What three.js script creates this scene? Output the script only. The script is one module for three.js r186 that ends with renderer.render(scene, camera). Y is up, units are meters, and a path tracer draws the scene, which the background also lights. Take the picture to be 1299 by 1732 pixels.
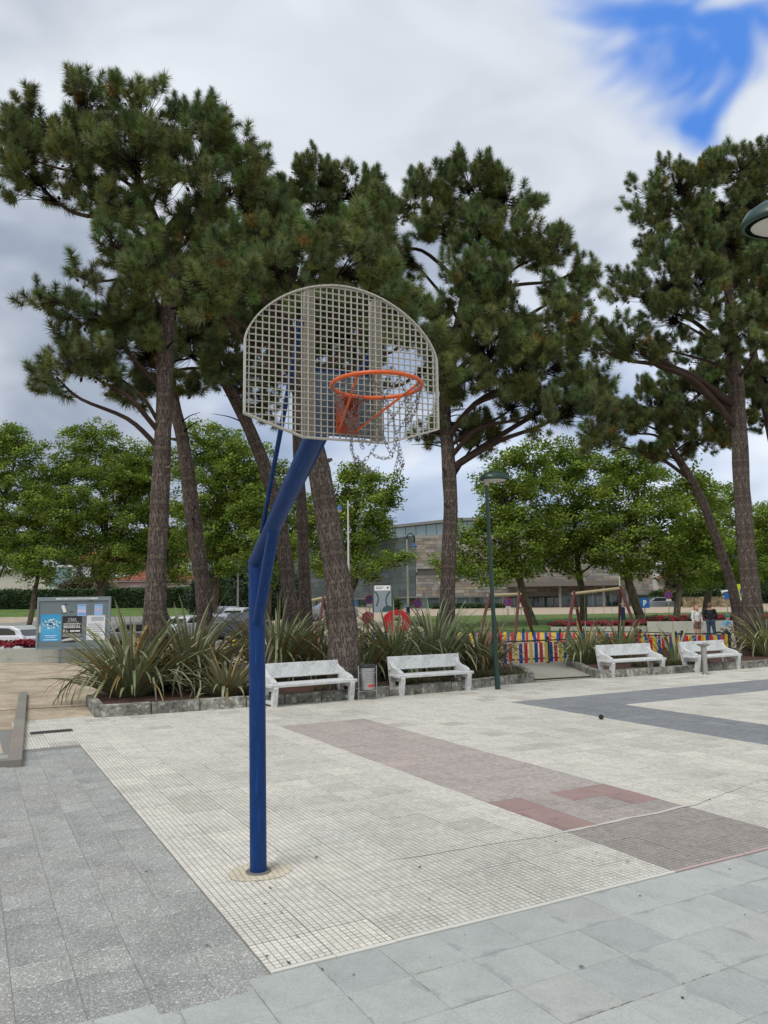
import * as THREE from 'three';
import { mergeGeometries, mergeVertices, toCreasedNormals } from 'three/addons/utils/BufferGeometryUtils.js';
import { RoundedBoxGeometry } from 'three/addons/geometries/RoundedBoxGeometry.js';
import { MarchingCubes } from 'three/addons/objects/MarchingCubes.js';

// ---------------------------------------------------------------- camera, sky, sun, exposure
const scene = new THREE.Scene();
const camera = new THREE.PerspectiveCamera(67.31, 768 / 1024, 0.05, 2000);
camera.position.set(0, 1.944, 0);
camera.up.set(0.14,9.926,1.206);
camera.lookAt(0.00000,3.15057,-9.92694);
const renderer = new THREE.WebGLRenderer({ antialias: true });
renderer.toneMapping = THREE.LinearToneMapping;
renderer.toneMappingExposure = 1.3;
renderer.shadowMap.enabled = true;

function mulberry(a) { return () => { a |= 0; a = a + 0x6D2B79F5 | 0; let t = Math.imul(a ^ a >>> 15, 1 | a); t = t + Math.imul(t ^ t >>> 7, 61 | t) ^ t; return ((t ^ t >>> 14) >>> 0) / 4294967296; }; }
const clamp = (x, a = 0, b = 1) => Math.min(b, Math.max(a, x));
const sstep = (a, b, x) => { const t = clamp((x - a) / (b - a)); return t * t * (3 - 2 * t); };
const mix = (a, b, t) => a + (b - a) * t;
function hash3(x, y, z) { let h = Math.imul(x, 374761393) ^ Math.imul(y, 668265263) ^ Math.imul(z, 2147483647 - 1274126177); h = Math.imul(h ^ (h >>> 13), 1274126177); return ((h ^ (h >>> 16)) >>> 0) / 4294967296; }
function vnoise(x, y, z = 0, per = 0) {
  const xi = Math.floor(x), yi = Math.floor(y), zi = Math.floor(z), fx = x - xi, fy = y - yi, fz = z - zi;
  const u = fx * fx * (3 - 2 * fx), v = fy * fy * (3 - 2 * fy), w = fz * fz * (3 - 2 * fz);
  const m = per ? (a) => ((a % per) + per) % per : (a) => a;
  const h = (i, j, k) => hash3(m(xi + i), m(yi + j), zi + k);
  const l0 = mix(mix(h(0, 0, 0), h(1, 0, 0), u), mix(h(0, 1, 0), h(1, 1, 0), u), v);
  if (fz === 0) return l0;
  return mix(l0, mix(mix(h(0, 0, 1), h(1, 0, 1), u), mix(h(0, 1, 1), h(1, 1, 1), u), v), w);
}
function fbm(x, y, z = 0, oct = 4, per = 0) { let s = 0, a = 0.5, t = 0; for (let i = 0; i < oct; i++) { s += a * vnoise(x, y, z + i * 7.0 * (z !== 0), per); t += a; a *= 0.5; x *= 2; y *= 2; if (z) z *= 2; per *= 2; } return s / t; }

// cloudy sky: grey-white cloud deck with lighter billows and blue gaps
{
  const W = 1536, H = 768, d = new Float32Array(W * H * 4);
  const gaps = [[0.431,0.684,-0.924, 0.065, 1.1], [0.404,0.635,-0.93, 0.05, 0.95], [0.37,0.731,-0.919, 0.06, 0.75], [0.451,0.756,-0.915, 0.06, 1.0], [0.317,0.766,-0.914, 0.055, 0.6], [0.358,0.677,-0.925, 0.045, 0.55], [0.509,0.767,-0.914, 0.05, 0.7], [0.442,0.604,-0.934, 0.035, 0.8], [0.41,0.844,-0.905, 0.11, 1.0], [0.479,0.821,-0.908, 0.1, 0.9]].map(q => [new THREE.Vector3(q[0], q[1], q[2]).normalize(), q[3], q[4]]);
  const v = new THREE.Vector3();
  for (let j = 0; j < H; j++) {
    const el = ((j + 0.5) / H - 0.5) * Math.PI, sy = Math.sin(el), cy = Math.cos(el);
    for (let i = 0; i < W; i++) {
      const az = ((i + 0.5) / W - 0.5) * 2 * Math.PI, x = cy * Math.cos(az), z = cy * Math.sin(az), o = (j * W + i) * 4;
      v.set(x, sy, z);
      const px = x * 1.9 + 11.3, py = sy * 4.2 + 2.1, pz = z * 1.9 + 4.7;
      const wx = fbm(px * 1.2 + 3, py * 1.2, pz * 1.2, 3) - 0.5, wz = fbm(px * 1.2, py * 1.2 + 9, pz * 1.2 + 5, 3) - 0.5;
      const n1 = fbm(px * 0.9 + wx * 1.3, py * 0.9 + wz * 0.9, pz * 0.9 + wz, 5), n2 = fbm(px * 2.8 + wx * 2.4, py * 2.8 + wz * 2.0, pz * 2.8 + wz * 2, 5), n3 = fbm(px * 0.6 + 20, py * 0.6, pz * 0.6, 2);
      // blue gaps: a few by noise, one to the upper right
      let hole = 0; for (const q of gaps) { const an = v.angleTo(q[0]) / q[1]; if (an < 3) hole = Math.max(hole, q[2] * Math.exp(-an * an)) + 0.25 * Math.min(hole, q[2] * Math.exp(-an * an)); }
      if (hole > 0.02) hole -= ((n2 - 0.5) * 1.9 + (fbm(px * 6 + wx * 9, py * 6 + wz * 7, pz * 6 + wx * 4, 5) - 0.5) * 2.4 + 0.0) * Math.min(1, hole * 2.2);
      const open = sstep(0.08, 1.15, hole) + 0.45 * sstep(0.56, 0.7, n3) * (1 - sstep(0.1, 0.5, sy));
      const c = clamp(1 - open * (0.98 - 0.75 * sstep(0.5, 0.78, fbm(px * 5 + wx * 12, py * 8 + wz * 5, pz * 5 + 3, 4))));
      const low = 1 - sstep(0.08, 0.5, sy);                // towards the horizon: heavier undersides between brighter billows
      const n4 = fbm(px * 5.5 + wx * 6, py * 5.5 + wz * 5, pz * 5.5 + wz * 4, 4), m1 = mix(n1, n2, 0.34), g = clamp(mix(0.10 + 0.56 * sstep(0.36, 0.66, m1), 1.08 * sstep(0.38, 0.60, m1), low) + (n2 - 0.5) * 0.5 + (n4 - 0.5) * mix(0.3, 0.5, low), 0, 1.1);
      const cr = mix(0.27, 0.70, g), cg = mix(0.315, 0.735, g), cb = mix(0.395, 0.775, g);
      const br = mix(0.065, 0.28, low), bg = mix(0.205, 0.42, low), bb = mix(0.60, 0.68, low);
      d[o] = mix(br, cr, c); d[o + 1] = mix(bg, cg, c); d[o + 2] = mix(bb, cb, c); d[o + 3] = 1;
    }
  }
  const t = new THREE.DataTexture(d, W, H, THREE.RGBAFormat, THREE.FloatType);
  t.mapping = THREE.EquirectangularReflectionMapping; t.magFilter = t.minFilter = THREE.LinearFilter; t.needsUpdate = true;
  scene.background = t; scene.environment = t;
}
const sun = new THREE.DirectionalLight(new THREE.Color().setRGB(1.0, 0.96, 0.9), 1.5);
sun.position.set(-22, 60, 14); sun.target.position.set(0, 0, -15);
sun.castShadow = true; sun.shadow.radius = 48; sun.shadow.mapSize.set(2048, 2048);
Object.assign(sun.shadow.camera, { left: -60, right: 60, top: 60, bottom: -60, near: 1, far: 200 });
scene.add(sun, sun.target);

// ---------------------------------------------------------------- helpers
const V = (x, y, z) => new THREE.Vector3(x, y, z);
const A3 = (a) => new THREE.Vector3(a[0], a[1], a[2]);
const used = {};
function numbered(n) { if (used[n] === undefined) { used[n] = 0; return n; } used[n]++; return n + '_' + String(used[n]).padStart(3, '0'); }
function shadows(m) { m.castShadow = m.receiveShadow = true; return m; }
function thing(name, label, category, pos = [0, 0, 0], turn = 0, group) {
  const o = new THREE.Group(); o.name = numbered(name); o.position.set(...pos); o.rotation.y = turn;
  o.userData = { label, category }; if (group) o.userData.group = group; scene.add(o); return o;
}
function part(parent, name, geo, mat, kind) { const m = shadows(new THREE.Mesh(geo, mat)); m.name = name; if (kind) m.userData.kind = kind; parent.add(m); return m; }
function tag(o, label, category, group) { o.userData = { ...o.userData, label, category }; if (group) o.userData.group = group; return o; }
function struct(name, geo, mat) { const m = shadows(new THREE.Mesh(geo, mat)); m.name = numbered(name); m.userData.kind = 'structure'; scene.add(m); return m; }
function structGroup(name) { const m = new THREE.Group(); m.name = numbered(name); m.userData.kind = 'structure'; scene.add(m); return m; }
function solo(name, geo, mat, label, category, group) { const m = shadows(new THREE.Mesh(geo, mat)); m.name = numbered(name); scene.add(m); return tag(m, label, category, group); }
const lin = (r, g, b) => new THREE.Color().setRGB(r, g, b);
const srgb = (r, g, b) => new THREE.Color().setRGB(r / 255, g / 255, b / 255, THREE.SRGBColorSpace);
function std(color, roughness = 0.8, extra = {}) { return new THREE.MeshStandardMaterial({ color, roughness, metalness: 0, ...extra }); }
function clean(g) { for (const k of Object.keys(g.attributes)) if (!['position', 'normal', 'uv', 'color'].includes(k)) g.deleteAttribute(k); return g; }
function merge(list, color = false) {
  const l = list.map(g => { g = g.index ? g.toNonIndexed() : g; clean(g); if (!g.attributes.uv) g.setAttribute('uv', new THREE.BufferAttribute(new Float32Array(g.attributes.position.count * 2), 2)); if (!color) g.deleteAttribute('color'); if (!g.attributes.normal) g.computeVertexNormals(); return g; });
  return mergeGeometries(l);
}
function paint(g, c) { const n = g.attributes.position.count, a = new Float32Array(n * 3); for (let i = 0; i < n; i++) { a[i * 3] = c.r; a[i * 3 + 1] = c.g; a[i * 3 + 2] = c.b; } g.setAttribute('color', new THREE.BufferAttribute(a, 3)); return g; }
function bx(w, h, d, x = 0, y = 0, z = 0) { const g = new THREE.BoxGeometry(w, h, d); g.translate(x, y, z); return g; }
function rbx(w, h, d, r, x = 0, y = 0, z = 0) { const g = new RoundedBoxGeometry(w, h, d, 2, r); g.translate(x, y, z); return g; }
function rod(a, b, r0, r1 = r0, seg = 12) {
  const d = b.clone().sub(a), L = d.length(), g = new THREE.CylinderGeometry(r1, r0, L, seg);
  g.translate(0, L / 2, 0); g.applyQuaternion(new THREE.Quaternion().setFromUnitVectors(V(0, 1, 0), d.normalize())); g.translate(a.x, a.y, a.z); return g;
}
function beam(a, b, w, h, up = V(0, 1, 0)) {   // rectangular bar between two points
  const d = b.clone().sub(a), L = d.length(), g = new THREE.BoxGeometry(w, h, L), m = new THREE.Matrix4().lookAt(b, a, up);
  g.applyMatrix4(m); const c = a.clone().add(b).multiplyScalar(0.5); g.translate(c.x, c.y, c.z); return g;
}
// tapered tube through points; uv in metres; gentle unevenness
function tube(pts, radii, seg = 16, radial = 8, jit = 0, seed = 1) {
  const curve = new THREE.CatmullRomCurve3(pts), P = [], N = [], U = [], I = [];
  let nrm = null, prevT = null, len = 0, prev = null; const n = pts.length - 1;
  for (let i = 0; i <= seg; i++) {
    const t = i / seg, p = curve.getPoint(t), tg = curve.getTangent(t).normalize();
    if (!nrm) { nrm = Math.abs(tg.y) > 0.9 ? V(1, 0, 0) : V(0, 1, 0); nrm.sub(tg.clone().multiplyScalar(nrm.dot(tg))).normalize(); }
    else { const q = new THREE.Quaternion().setFromUnitVectors(prevT, tg); nrm.applyQuaternion(q); nrm.sub(tg.clone().multiplyScalar(nrm.dot(tg))).normalize(); }
    prevT = tg.clone(); if (prev) len += p.distanceTo(prev); prev = p.clone();
    const bi = nrm.clone().cross(tg), k = Math.min(n - 1, Math.floor(t * n)), r = mix(radii[k], radii[k + 1], t * n - k), R0 = radii[0];
    for (let j = 0; j <= radial; j++) {
      const a = j / radial * Math.PI * 2, jj = j % radial, e = jit ? 1 + jit * (fbm(Math.cos(a) * 1.3 + seed, Math.sin(a) * 1.3 + len * 1.4, seed + 0.5, 3) - 0.5) * 2 : 1;
      const dir = nrm.clone().multiplyScalar(Math.cos(a)).addScaledVector(bi, Math.sin(a));
      P.push(p.x + dir.x * r * e, p.y + dir.y * r * e, p.z + dir.z * r * e); N.push(dir.x, dir.y, dir.z); U.push(j / radial * Math.PI * 2 * R0, len);
    }
  }
  for (let i = 0; i < seg; i++) for (let j = 0; j < radial; j++) { const a = i * (radial + 1) + j, b = a + radial + 1; I.push(a, a + 1, b, b, a + 1, b + 1); }
  const g = new THREE.BufferGeometry(); g.setAttribute('position', new THREE.Float32BufferAttribute(P, 3)); g.setAttribute('normal', new THREE.Float32BufferAttribute(N, 3)); g.setAttribute('uv', new THREE.Float32BufferAttribute(U, 2)); g.setIndex(I);
  if (jit) g.computeVertexNormals();
  return g;
}
function tex(size, f, isColor = true, rx = 1, ry = 1) {
  const d = new Uint8Array(size * size * 4);
  for (let j = 0; j < size; j++) for (let i = 0; i < size; i++) { const c = f(i / size, j / size), o = (j * size + i) * 4; if (typeof c === 'number') { d[o] = d[o + 1] = d[o + 2] = clamp(c) * 255; } else { d[o] = clamp(c[0], 0, 255); d[o + 1] = clamp(c[1], 0, 255); d[o + 2] = clamp(c[2], 0, 255); } d[o + 3] = 255; }
  const t = new THREE.DataTexture(d, size, size); t.wrapS = t.wrapT = THREE.RepeatWrapping; t.magFilter = THREE.LinearFilter; t.minFilter = THREE.LinearMipmapLinearFilter; t.generateMipmaps = true; if (isColor) t.colorSpace = THREE.SRGBColorSpace; t.repeat.set(rx, ry); t.needsUpdate = true; return t;
}
function rep(t, rx, ry = rx) { const c = t.clone(); c.repeat.set(rx, ry); c.needsUpdate = true; return c; }
function planarUV(g, s = 1) { const p = g.attributes.position, u = new Float32Array(p.count * 2); for (let i = 0; i < p.count; i++) { u[i * 2] = p.getX(i) * s; u[i * 2 + 1] = p.getZ(i) * s; } g.setAttribute('uv', new THREE.BufferAttribute(u, 2)); return g; }
function boxUV(g, s = 1) {  // uv in metres by the dominant face direction
  g = g.index ? g.toNonIndexed() : g; const p = g.attributes.position, n = g.attributes.normal, u = new Float32Array(p.count * 2);
  for (let i = 0; i < p.count; i++) { const ax = Math.abs(n.getX(i)), ay = Math.abs(n.getY(i)), az = Math.abs(n.getZ(i)), x = p.getX(i), y = p.getY(i), z = p.getZ(i);
    if (ay >= ax && ay >= az) { u[i * 2] = x * s; u[i * 2 + 1] = z * s; } else if (ax >= az) { u[i * 2] = z * s; u[i * 2 + 1] = y * s; } else { u[i * 2] = x * s; u[i * 2 + 1] = y * s; } }
  g.setAttribute('uv', new THREE.BufferAttribute(u, 2)); return g;
}
function canvasTex(w, h, draw) { const c = document.createElement('canvas'); c.width = w; c.height = h; draw(c.getContext('2d'), w, h); const t = new THREE.CanvasTexture(c); t.colorSpace = THREE.SRGBColorSpace; return t; }

// ---------------------------------------------------------------- ground and terrain
function pl(tab, d) { for (let i = 1; i < tab.length; i++) if (d <= tab[i][0]) return mix(tab[i - 1][1], tab[i][1], (d - tab[i - 1][0]) / (tab[i][0] - tab[i - 1][0])); return tab[tab.length - 1][1]; }
const hR = [[-400, 0], [42, 0], [48, 0.45], [56, 0.72], [105, 0.95], [140, 2], [300, 8], [700, 30]];
const hL = [[-400, 0], [30.2, 0], [31, -0.45], [46, -0.4], [90, 1.1], [100, 2.1], [140, 3], [300, 9], [700, 30]];
function hgt(x, z) { const d = -z, b = x / Math.max(d, 1); return mix(pl(hL, d), pl(hR, d), sstep(-0.3, -0.08, b)); }
function gridSheet(xs, zs, lift = 0, hf = hgt) {
  const P = [], I = [], nx = xs.length;
  for (const z of zs) for (const x of xs) P.push(x, hf(x, z) + lift, z);
  for (let j = 0; j < zs.length - 1; j++) for (let i = 0; i < nx - 1; i++) { const a = j * nx + i; I.push(a, a + nx, a + 1, a + 1, a + nx, a + nx + 1); }
  const g = new THREE.BufferGeometry(); g.setAttribute('position', new THREE.Float32BufferAttribute(P, 3)); g.setIndex(I); g.computeVertexNormals();
  const n = g.attributes.normal; if (n.getY(0) < 0) { for (let i = 0; i < I.length; i += 3) [I[i], I[i + 1]] = [I[i + 1], I[i]]; g.setIndex(I); g.computeVertexNormals(); }
  return planarUV(g);
}
const range = (a, b, s) => { const r = []; for (let x = a; x < b - 1e-6; x += s) r.push(x); r.push(b); return r; };
// a sheet over a quadrilateral given by four [x,z] corners, following the ground
function quadSheet(c, nu, nv, lift) {
  const P = [], I = [];
  for (let j = 0; j <= nv; j++) for (let i = 0; i <= nu; i++) { const u = i / nu, v = j / nv, x = mix(mix(c[0][0], c[1][0], u), mix(c[3][0], c[2][0], u), v), z = mix(mix(c[0][1], c[1][1], u), mix(c[3][1], c[2][1], u), v); P.push(x, hgt(x, z) + lift, z); }
  for (let j = 0; j < nv; j++) for (let i = 0; i < nu; i++) { const a = j * (nu + 1) + i; I.push(a, a + 1, a + nu + 1, a + 1, a + nu + 2, a + nu + 1); }
  const g = new THREE.BufferGeometry(); g.setAttribute('position', new THREE.Float32BufferAttribute(P, 3)); g.setIndex(I); g.computeVertexNormals();
  if (g.attributes.normal.getY(0) < 0) { for (let i = 0; i < I.length; i += 3) [I[i], I[i + 1]] = [I[i + 1], I[i]]; g.setIndex(I); g.computeVertexNormals(); }
  return planarUV(g);
}
const sandTex = tex(1024, (u, v) => { const n = fbm(u * 6, v * 6, 1.2, 5, 6), m = fbm(u * 160, v * 160, 2.2, 2, 160), k = fbm(u * 24, v * 24, 5.2, 3, 24); const t = (n - 0.5) * 70 + (m - 0.5) * 46 + (k - 0.5) * 34; return [176 + t, 160 + t * 0.98, 138 + t * 0.9]; });
const soilTex = tex(512, (u, v) => { const n = fbm(u * 8, v * 8, 1.7, 4, 8), m = fbm(u * 90, v * 90, 2.7, 2, 90), t = (n - 0.5) * 40 + (m - 0.5) * 70; return [94 + t, 66 + t * 0.75, 54 + t * 0.62]; });
const grassTex = tex(512, (u, v) => { const n = fbm(u * 6, v * 6, 3.7, 4, 6), m = fbm(u * 120, v * 120, 4.7, 2, 120), t = (n - 0.5) * 60 + (m - 0.5) * 60; return [92 + t, 116 + t, 52 + t * 0.6]; });
const roadTex = tex(512, (u, v) => { const n = fbm(u * 6, v * 6, 6.7, 4, 6), m = fbm(u * 140, v * 140, 2.9, 2, 140), t = (n - 0.5) * 30 + (m - 0.5) * 30; return [136 + t, 132 + t, 126 + t]; });
const grainBump = tex(512, (u, v) => fbm(u * 64, v * 64, 2.3, 4, 64), false);
const M = {};
M.sand = std(0xffffff, 0.95, { map: rep(sandTex, 1 / 3.1), bumpMap: rep(grainBump, 0.8), bumpScale: 0.012 });
M.soil = std(0xffffff, 1, { map: rep(soilTex, 1 / 1.3), bumpMap: rep(grainBump, 1.1), bumpScale: 0.05 });
M.grass = std(0xffffff, 1, { map: rep(grassTex, 1 / 3.7), bumpMap: rep(grainBump, 0.7), bumpScale: 0.05 });
M.road = std(0xffffff, 0.9, { map: rep(roadTex, 1 / 4.3) });
{
  const xs = [-900, -500, -300, ...range(-200, 200, 4), 300, 500, 900], zs = [500, 200, 60, 20, ...range(0, -30, -3), -30.2, -31, ...range(-34, -46, -4), ...range(-48, -150, -2), -180, -220, -300, -450, -700, -1100];
  struct('ground', gridSheet(xs, zs, 0, (x, z) => (z < -15.6 || x < -30 || x > 30 || z > 25 ? hgt(x, z) - 0.012 : -0.032)), M.sand);
}
// lawn before the long stone building, car park and road on the left, their verge
struct('lawn', quadSheet([[4, -41.4], [46, -46.5], [54, -101], [-4, -101]], 36, 30, 0.06), M.grass);
struct('lawn', quadSheet([[-90, -89], [-20, -89], [-22, -112], [-100, -112]], 30, 14, 0.05), M.grass);
struct('road', quadSheet([[-60, -32], [-7, -32], [-18, -89], [-110, -89]], 24, 28, 0.04), M.road);
struct('road', quadSheet([[-8, -101], [70, -101], [70, -104.3], [-9, -104.5]], 30, 4, 0.07), M.road);

// ---------------------------------------------------------------- paving (local x = right along the court, local -z = away along the court)
const PAV_O = [-0.676, 0, -4.4505], PAV_T = 28.3 * Math.PI / 180;
const T = 0.385, T2 = 0.305;
const inFrame = (() => { const f = new THREE.Frustum(); camera.updateMatrixWorld(); camera.updateProjectionMatrix(); f.setFromProjectionMatrix(new THREE.Matrix4().multiplyMatrices(camera.projectionMatrix, camera.matrixWorldInverse)); return (p) => f.containsPoint(p); })();
function pavWorld(a, b, y = 0) { const s = Math.sin(PAV_T), c = Math.cos(PAV_T); return V(PAV_O[0] - s * a + c * b, y, PAV_O[2] - c * a - s * b); }
// one tile: flat top, small bevel, skirt; uv in metres with an offset
function tileGeo(w, d, u0 = 0, v0 = 0, gap = 0.004, bev = 0.004, h = 0.05) {
  const W = w / 2 - gap / 2, D = d / 2 - gap / 2, P = [], U = [];
  const ring = (e, y) => [[-W + e, y, -D + e], [W - e, y, -D + e], [W - e, y, D - e], [-W + e, y, D - e]];
  const r0 = ring(bev, 0), r1 = ring(0, -bev), r2 = ring(0, -h);
  const quad = (a, b, c, d2) => { for (const q of [a, b, c, a, c, d2]) { P.push(...q); U.push(q[0] + w / 2 + u0, q[2] + d / 2 + v0); } };
  quad(r0[3], r0[2], r0[1], r0[0]);
  for (let i = 0; i < 4; i++) { const k = (i + 1) % 4; quad(r0[k], r1[k], r1[i], r0[i]); quad(r1[k], r2[k], r2[i], r1[i]); }
  const g = new THREE.BufferGeometry(); g.setAttribute('position', new THREE.Float32BufferAttribute(P, 3)); g.setAttribute('uv', new THREE.Float32BufferAttribute(U, 2)); g.computeVertexNormals();
  if (g.attributes.normal.getY(0) < 0) { const p = g.attributes.position.array, u = g.attributes.uv.array; for (let i = 0; i < p.length / 9; i++) { for (let k = 0; k < 3; k++) [p[i * 9 + k], p[i * 9 + 3 + k]] = [p[i * 9 + 3 + k], p[i * 9 + k]]; for (let k = 0; k < 2; k++) [u[i * 6 + k], u[i * 6 + 2 + k]] = [u[i * 6 + 2 + k], u[i * 6 + k]]; } g.computeVertexNormals(); }
  return g;
}
// surfaces. cast tiles with a 9 x 9 relief of small squares, the grooves filled with dirt
const NS = 9;
function grid(u, v, cells, half) { const x = u * cells, y = v * cells, fx = Math.abs(x - Math.round(x)), fy = Math.abs(y - Math.round(y)); return [Math.min(1, fx / half), Math.min(1, fy / half), x, y]; }
function gridTileTex(base, dirt, amp) {
  return tex(1080, (u, v) => {
    const w1 = (fbm(u * 20, v * 20, 1.3, 3, 20) - 0.5) * 0.10, [gx, gy, x, y] = grid(u + w1 / 90, v + w1 / 90, NS * 3, 0.105);
    const n = fbm(u * 5, v * 5, 3.3, 4, 5) - 0.5, m = fbm(u * 220, v * 220, 1.9, 2, 220) - 0.5, k = hash3(Math.floor(x), Math.floor(y), 5) - 0.5, big = fbm(u * 12, v * 12, 8.3, 3, 12);
    const dx = (1 - sstep(0.3, 1, gx)) * (0.62 + 0.5 * big), dy = (1 - sstep(0.3, 1, gy)) * (0.28 + 0.75 * sstep(0.4, 0.65, big));
    const g = clamp(Math.max(dx, dy)), t = n * 26 + m * amp + k * 16;
    const pit = fbm(u * 90, v * 90, 9.9, 2, 90) > 0.73 ? -26 : 0;
    return [0, 1, 2].map(i => mix(base[i] + t + pit, dirt[i] + t * 0.6, g));
  });
}
const gridBump = tex(1024, (u, v) => { const [gx, gy] = grid(u, v, NS * 3, 0.105); return Math.min(sstep(0.2, 1, gx), sstep(0.2, 1, gy)) * 0.8 + 0.2 * fbm(u * 120, v * 120, 1.1, 3, 120); }, false);
const gs = 1 / (3 * T);
const whiteTex = gridTileTex([215, 211, 200], [144, 139, 128], 40), pinkTex = gridTileTex([183, 172, 165], [130, 121, 115], 44), darkTex = gridTileTex([140, 143, 144], [104, 106, 107], 36);
const speckTex = tex(1024, (u, v) => { const n = fbm(u * 5, v * 5, 7.3, 4, 5) - 0.5, m = fbm(u * 150, v * 150, 4.9, 2, 150), s = fbm(u * 110, v * 110, 6.9, 2, 110); const [gx, gy] = grid(u, v, 24, 0.09); const g = (1 - Math.min(gx, gy)) * 0.35 * fbm(u * 16, v * 16, 2.1, 2, 16); const t = n * 34 + (m - 0.5) * 66 + (s > 0.7 ? 46 : 0) - g * 46 + (hash3(Math.floor(u * 1024), Math.floor(v * 1024), 2) > 0.9985 ? 60 : 0); return [154 + t, 154 + t, 149 + t]; });
const slabTex = tex(1024, (u, v) => {   // three by three slabs: fine grain, dark pores, grimy blotches creeping in from the joints
  const n = fbm(u * 4, v * 4, 2.3, 4, 4) - 0.5, m = fbm(u * 190, v * 190, 4.4, 2, 190) - 0.5, k = fbm(u * 14, v * 14, 5.4, 4, 14) - 0.5, t = n * 24 + m * 34 + k * 18, pit = hash3(Math.floor(u * 512), Math.floor(v * 512), 9) > 0.9993 ? -50 : 0;
  const x = u * 3, y = v * 3, ex = Math.abs(x - Math.round(x)), ey = Math.abs(y - Math.round(y)), reach = 0.13 * sstep(0.5, 0.75, fbm(u * 7, v * 7, 6.6, 4, 7)), e = Math.min(ex, ey), grime = sstep(-0.03, 0.03, reach * (0.4 + 1.1 * fbm(u * 40, v * 40, 7.7, 3, 40)) - e - 0.005), q = grime * (9 + 8 * fbm(u * 60, v * 60, 3.1, 2, 60));
  return [174 + t + pit - q * 1.1, 177 + t * 1.02 + pit - q * 1.1, 172 + t * 1.02 + pit - q * 0.75];
});
const tones = (map, bump, scale, list, rough) => list.map(c => std(new THREE.Color().setRGB(...c), rough, { map, bumpMap: bump, bumpScale: scale }));
const gm = rep(gridBump, gs);
M.white = tones(rep(whiteTex, gs), gm, 0.0035, [[1, 1, 1], [0.94, 0.94, 0.93], [0.88, 0.88, 0.87], [0.82, 0.81, 0.79], [1.05, 1.04, 1.02], [0.75, 0.75, 0.73]], 0.9);
M.pink = tones(rep(pinkTex, gs), gm, 0.0035, [[1, 1, 1], [0.92, 0.93, 0.93], [0.82, 0.84, 0.84], [1.04, 1.0, 0.99], [1.1, 1.06, 1.04], [0.74, 0.76, 0.76]], 0.9);
M.dark = tones(rep(darkTex, gs), gm, 0.003, [[1, 1, 1], [0.93, 0.93, 0.94], [0.86, 0.87, 0.88], [1.06, 1.06, 1.05], [1, 0.99, 0.98], [0.9, 0.9, 0.9]], 0.85);
M.speck = tones(rep(speckTex, 1 / 0.93), rep(grainBump, 3), 0.002, [[1, 1, 1], [0.93, 0.93, 0.935], [0.88, 0.885, 0.89], [1.06, 1.055, 1.05], [0.97, 0.955, 0.945], [1.0, 1.0, 1.01]], 0.85);
M.slab = tones(rep(slabTex, gs), rep(grainBump, 2.2), 0.0012, [[1, 1, 1], [0.95, 0.955, 0.96], [0.9, 0.91, 0.92], [1.05, 1.05, 1.04], [0.97, 0.98, 0.96], [0.99, 0.97, 0.96]], 0.8);
M.redTile = std(srgb(164, 128, 124), 0.9, { map: rep(slabTex, 1 / 1.21), bumpMap: gm, bumpScale: 0.002 }); M.redTile.color.setRGB(0.80, 0.53, 0.51);
M.mortar = std(srgb(196, 192, 182), 0.95, { bumpMap: rep(grainBump, 4), bumpScale: 0.003 });
M.joint = std(srgb(132, 131, 127), 1);

const rp = mulberry(77);
function layTiles(groupName, tiles, w, d, uvStep, uvMax, pieceName, gap = 0.003) {
  const grp = structGroup(groupName); grp.position.set(...PAV_O); grp.rotation.y = PAV_T;
  const variants = []; for (let i = 0; i < 9; i++) variants.push(tileGeo(w, d, (i % 3) * uvStep, Math.floor(i / 3) * uvStep, gap, 0.003));
  for (const t of tiles) { t.p = pavWorld(t.a, t.b); t.see = inFrame(t.p) || inFrame(pavWorld(t.a + d / 2, t.b + w / 2)) || inFrame(pavWorld(t.a + d / 2, t.b - w / 2)); t.dist = t.p.distanceTo(camera.position); }
  tiles.sort((x, y) => (y.see - x.see) || x.dist - y.dist);
  const rest = new Map();
  tiles.forEach((t, i) => {
    const g = variants[Math.floor(rp() * 9)], m = new THREE.Object3D();
    m.position.set(t.b, (rp() - 0.5) * 0.003, -t.a); m.rotation.set((rp() - 0.5) * 0.006, 0, (rp() - 0.5) * 0.006);
    if (i < 300 && t.see) { const k = part(grp, pieceName, g, t.mat); k.position.copy(m.position); k.rotation.copy(m.rotation); }
    else { m.updateMatrix(); const q = g.clone().applyMatrix4(m.matrix); if (!rest.has(t.mat)) rest.set(t.mat, []); rest.get(t.mat).push(q); }
  });
  for (const [mat, l] of rest) part(grp, pieceName + '_field', merge(l), mat, 'stuff');
  return grp;
}
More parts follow.
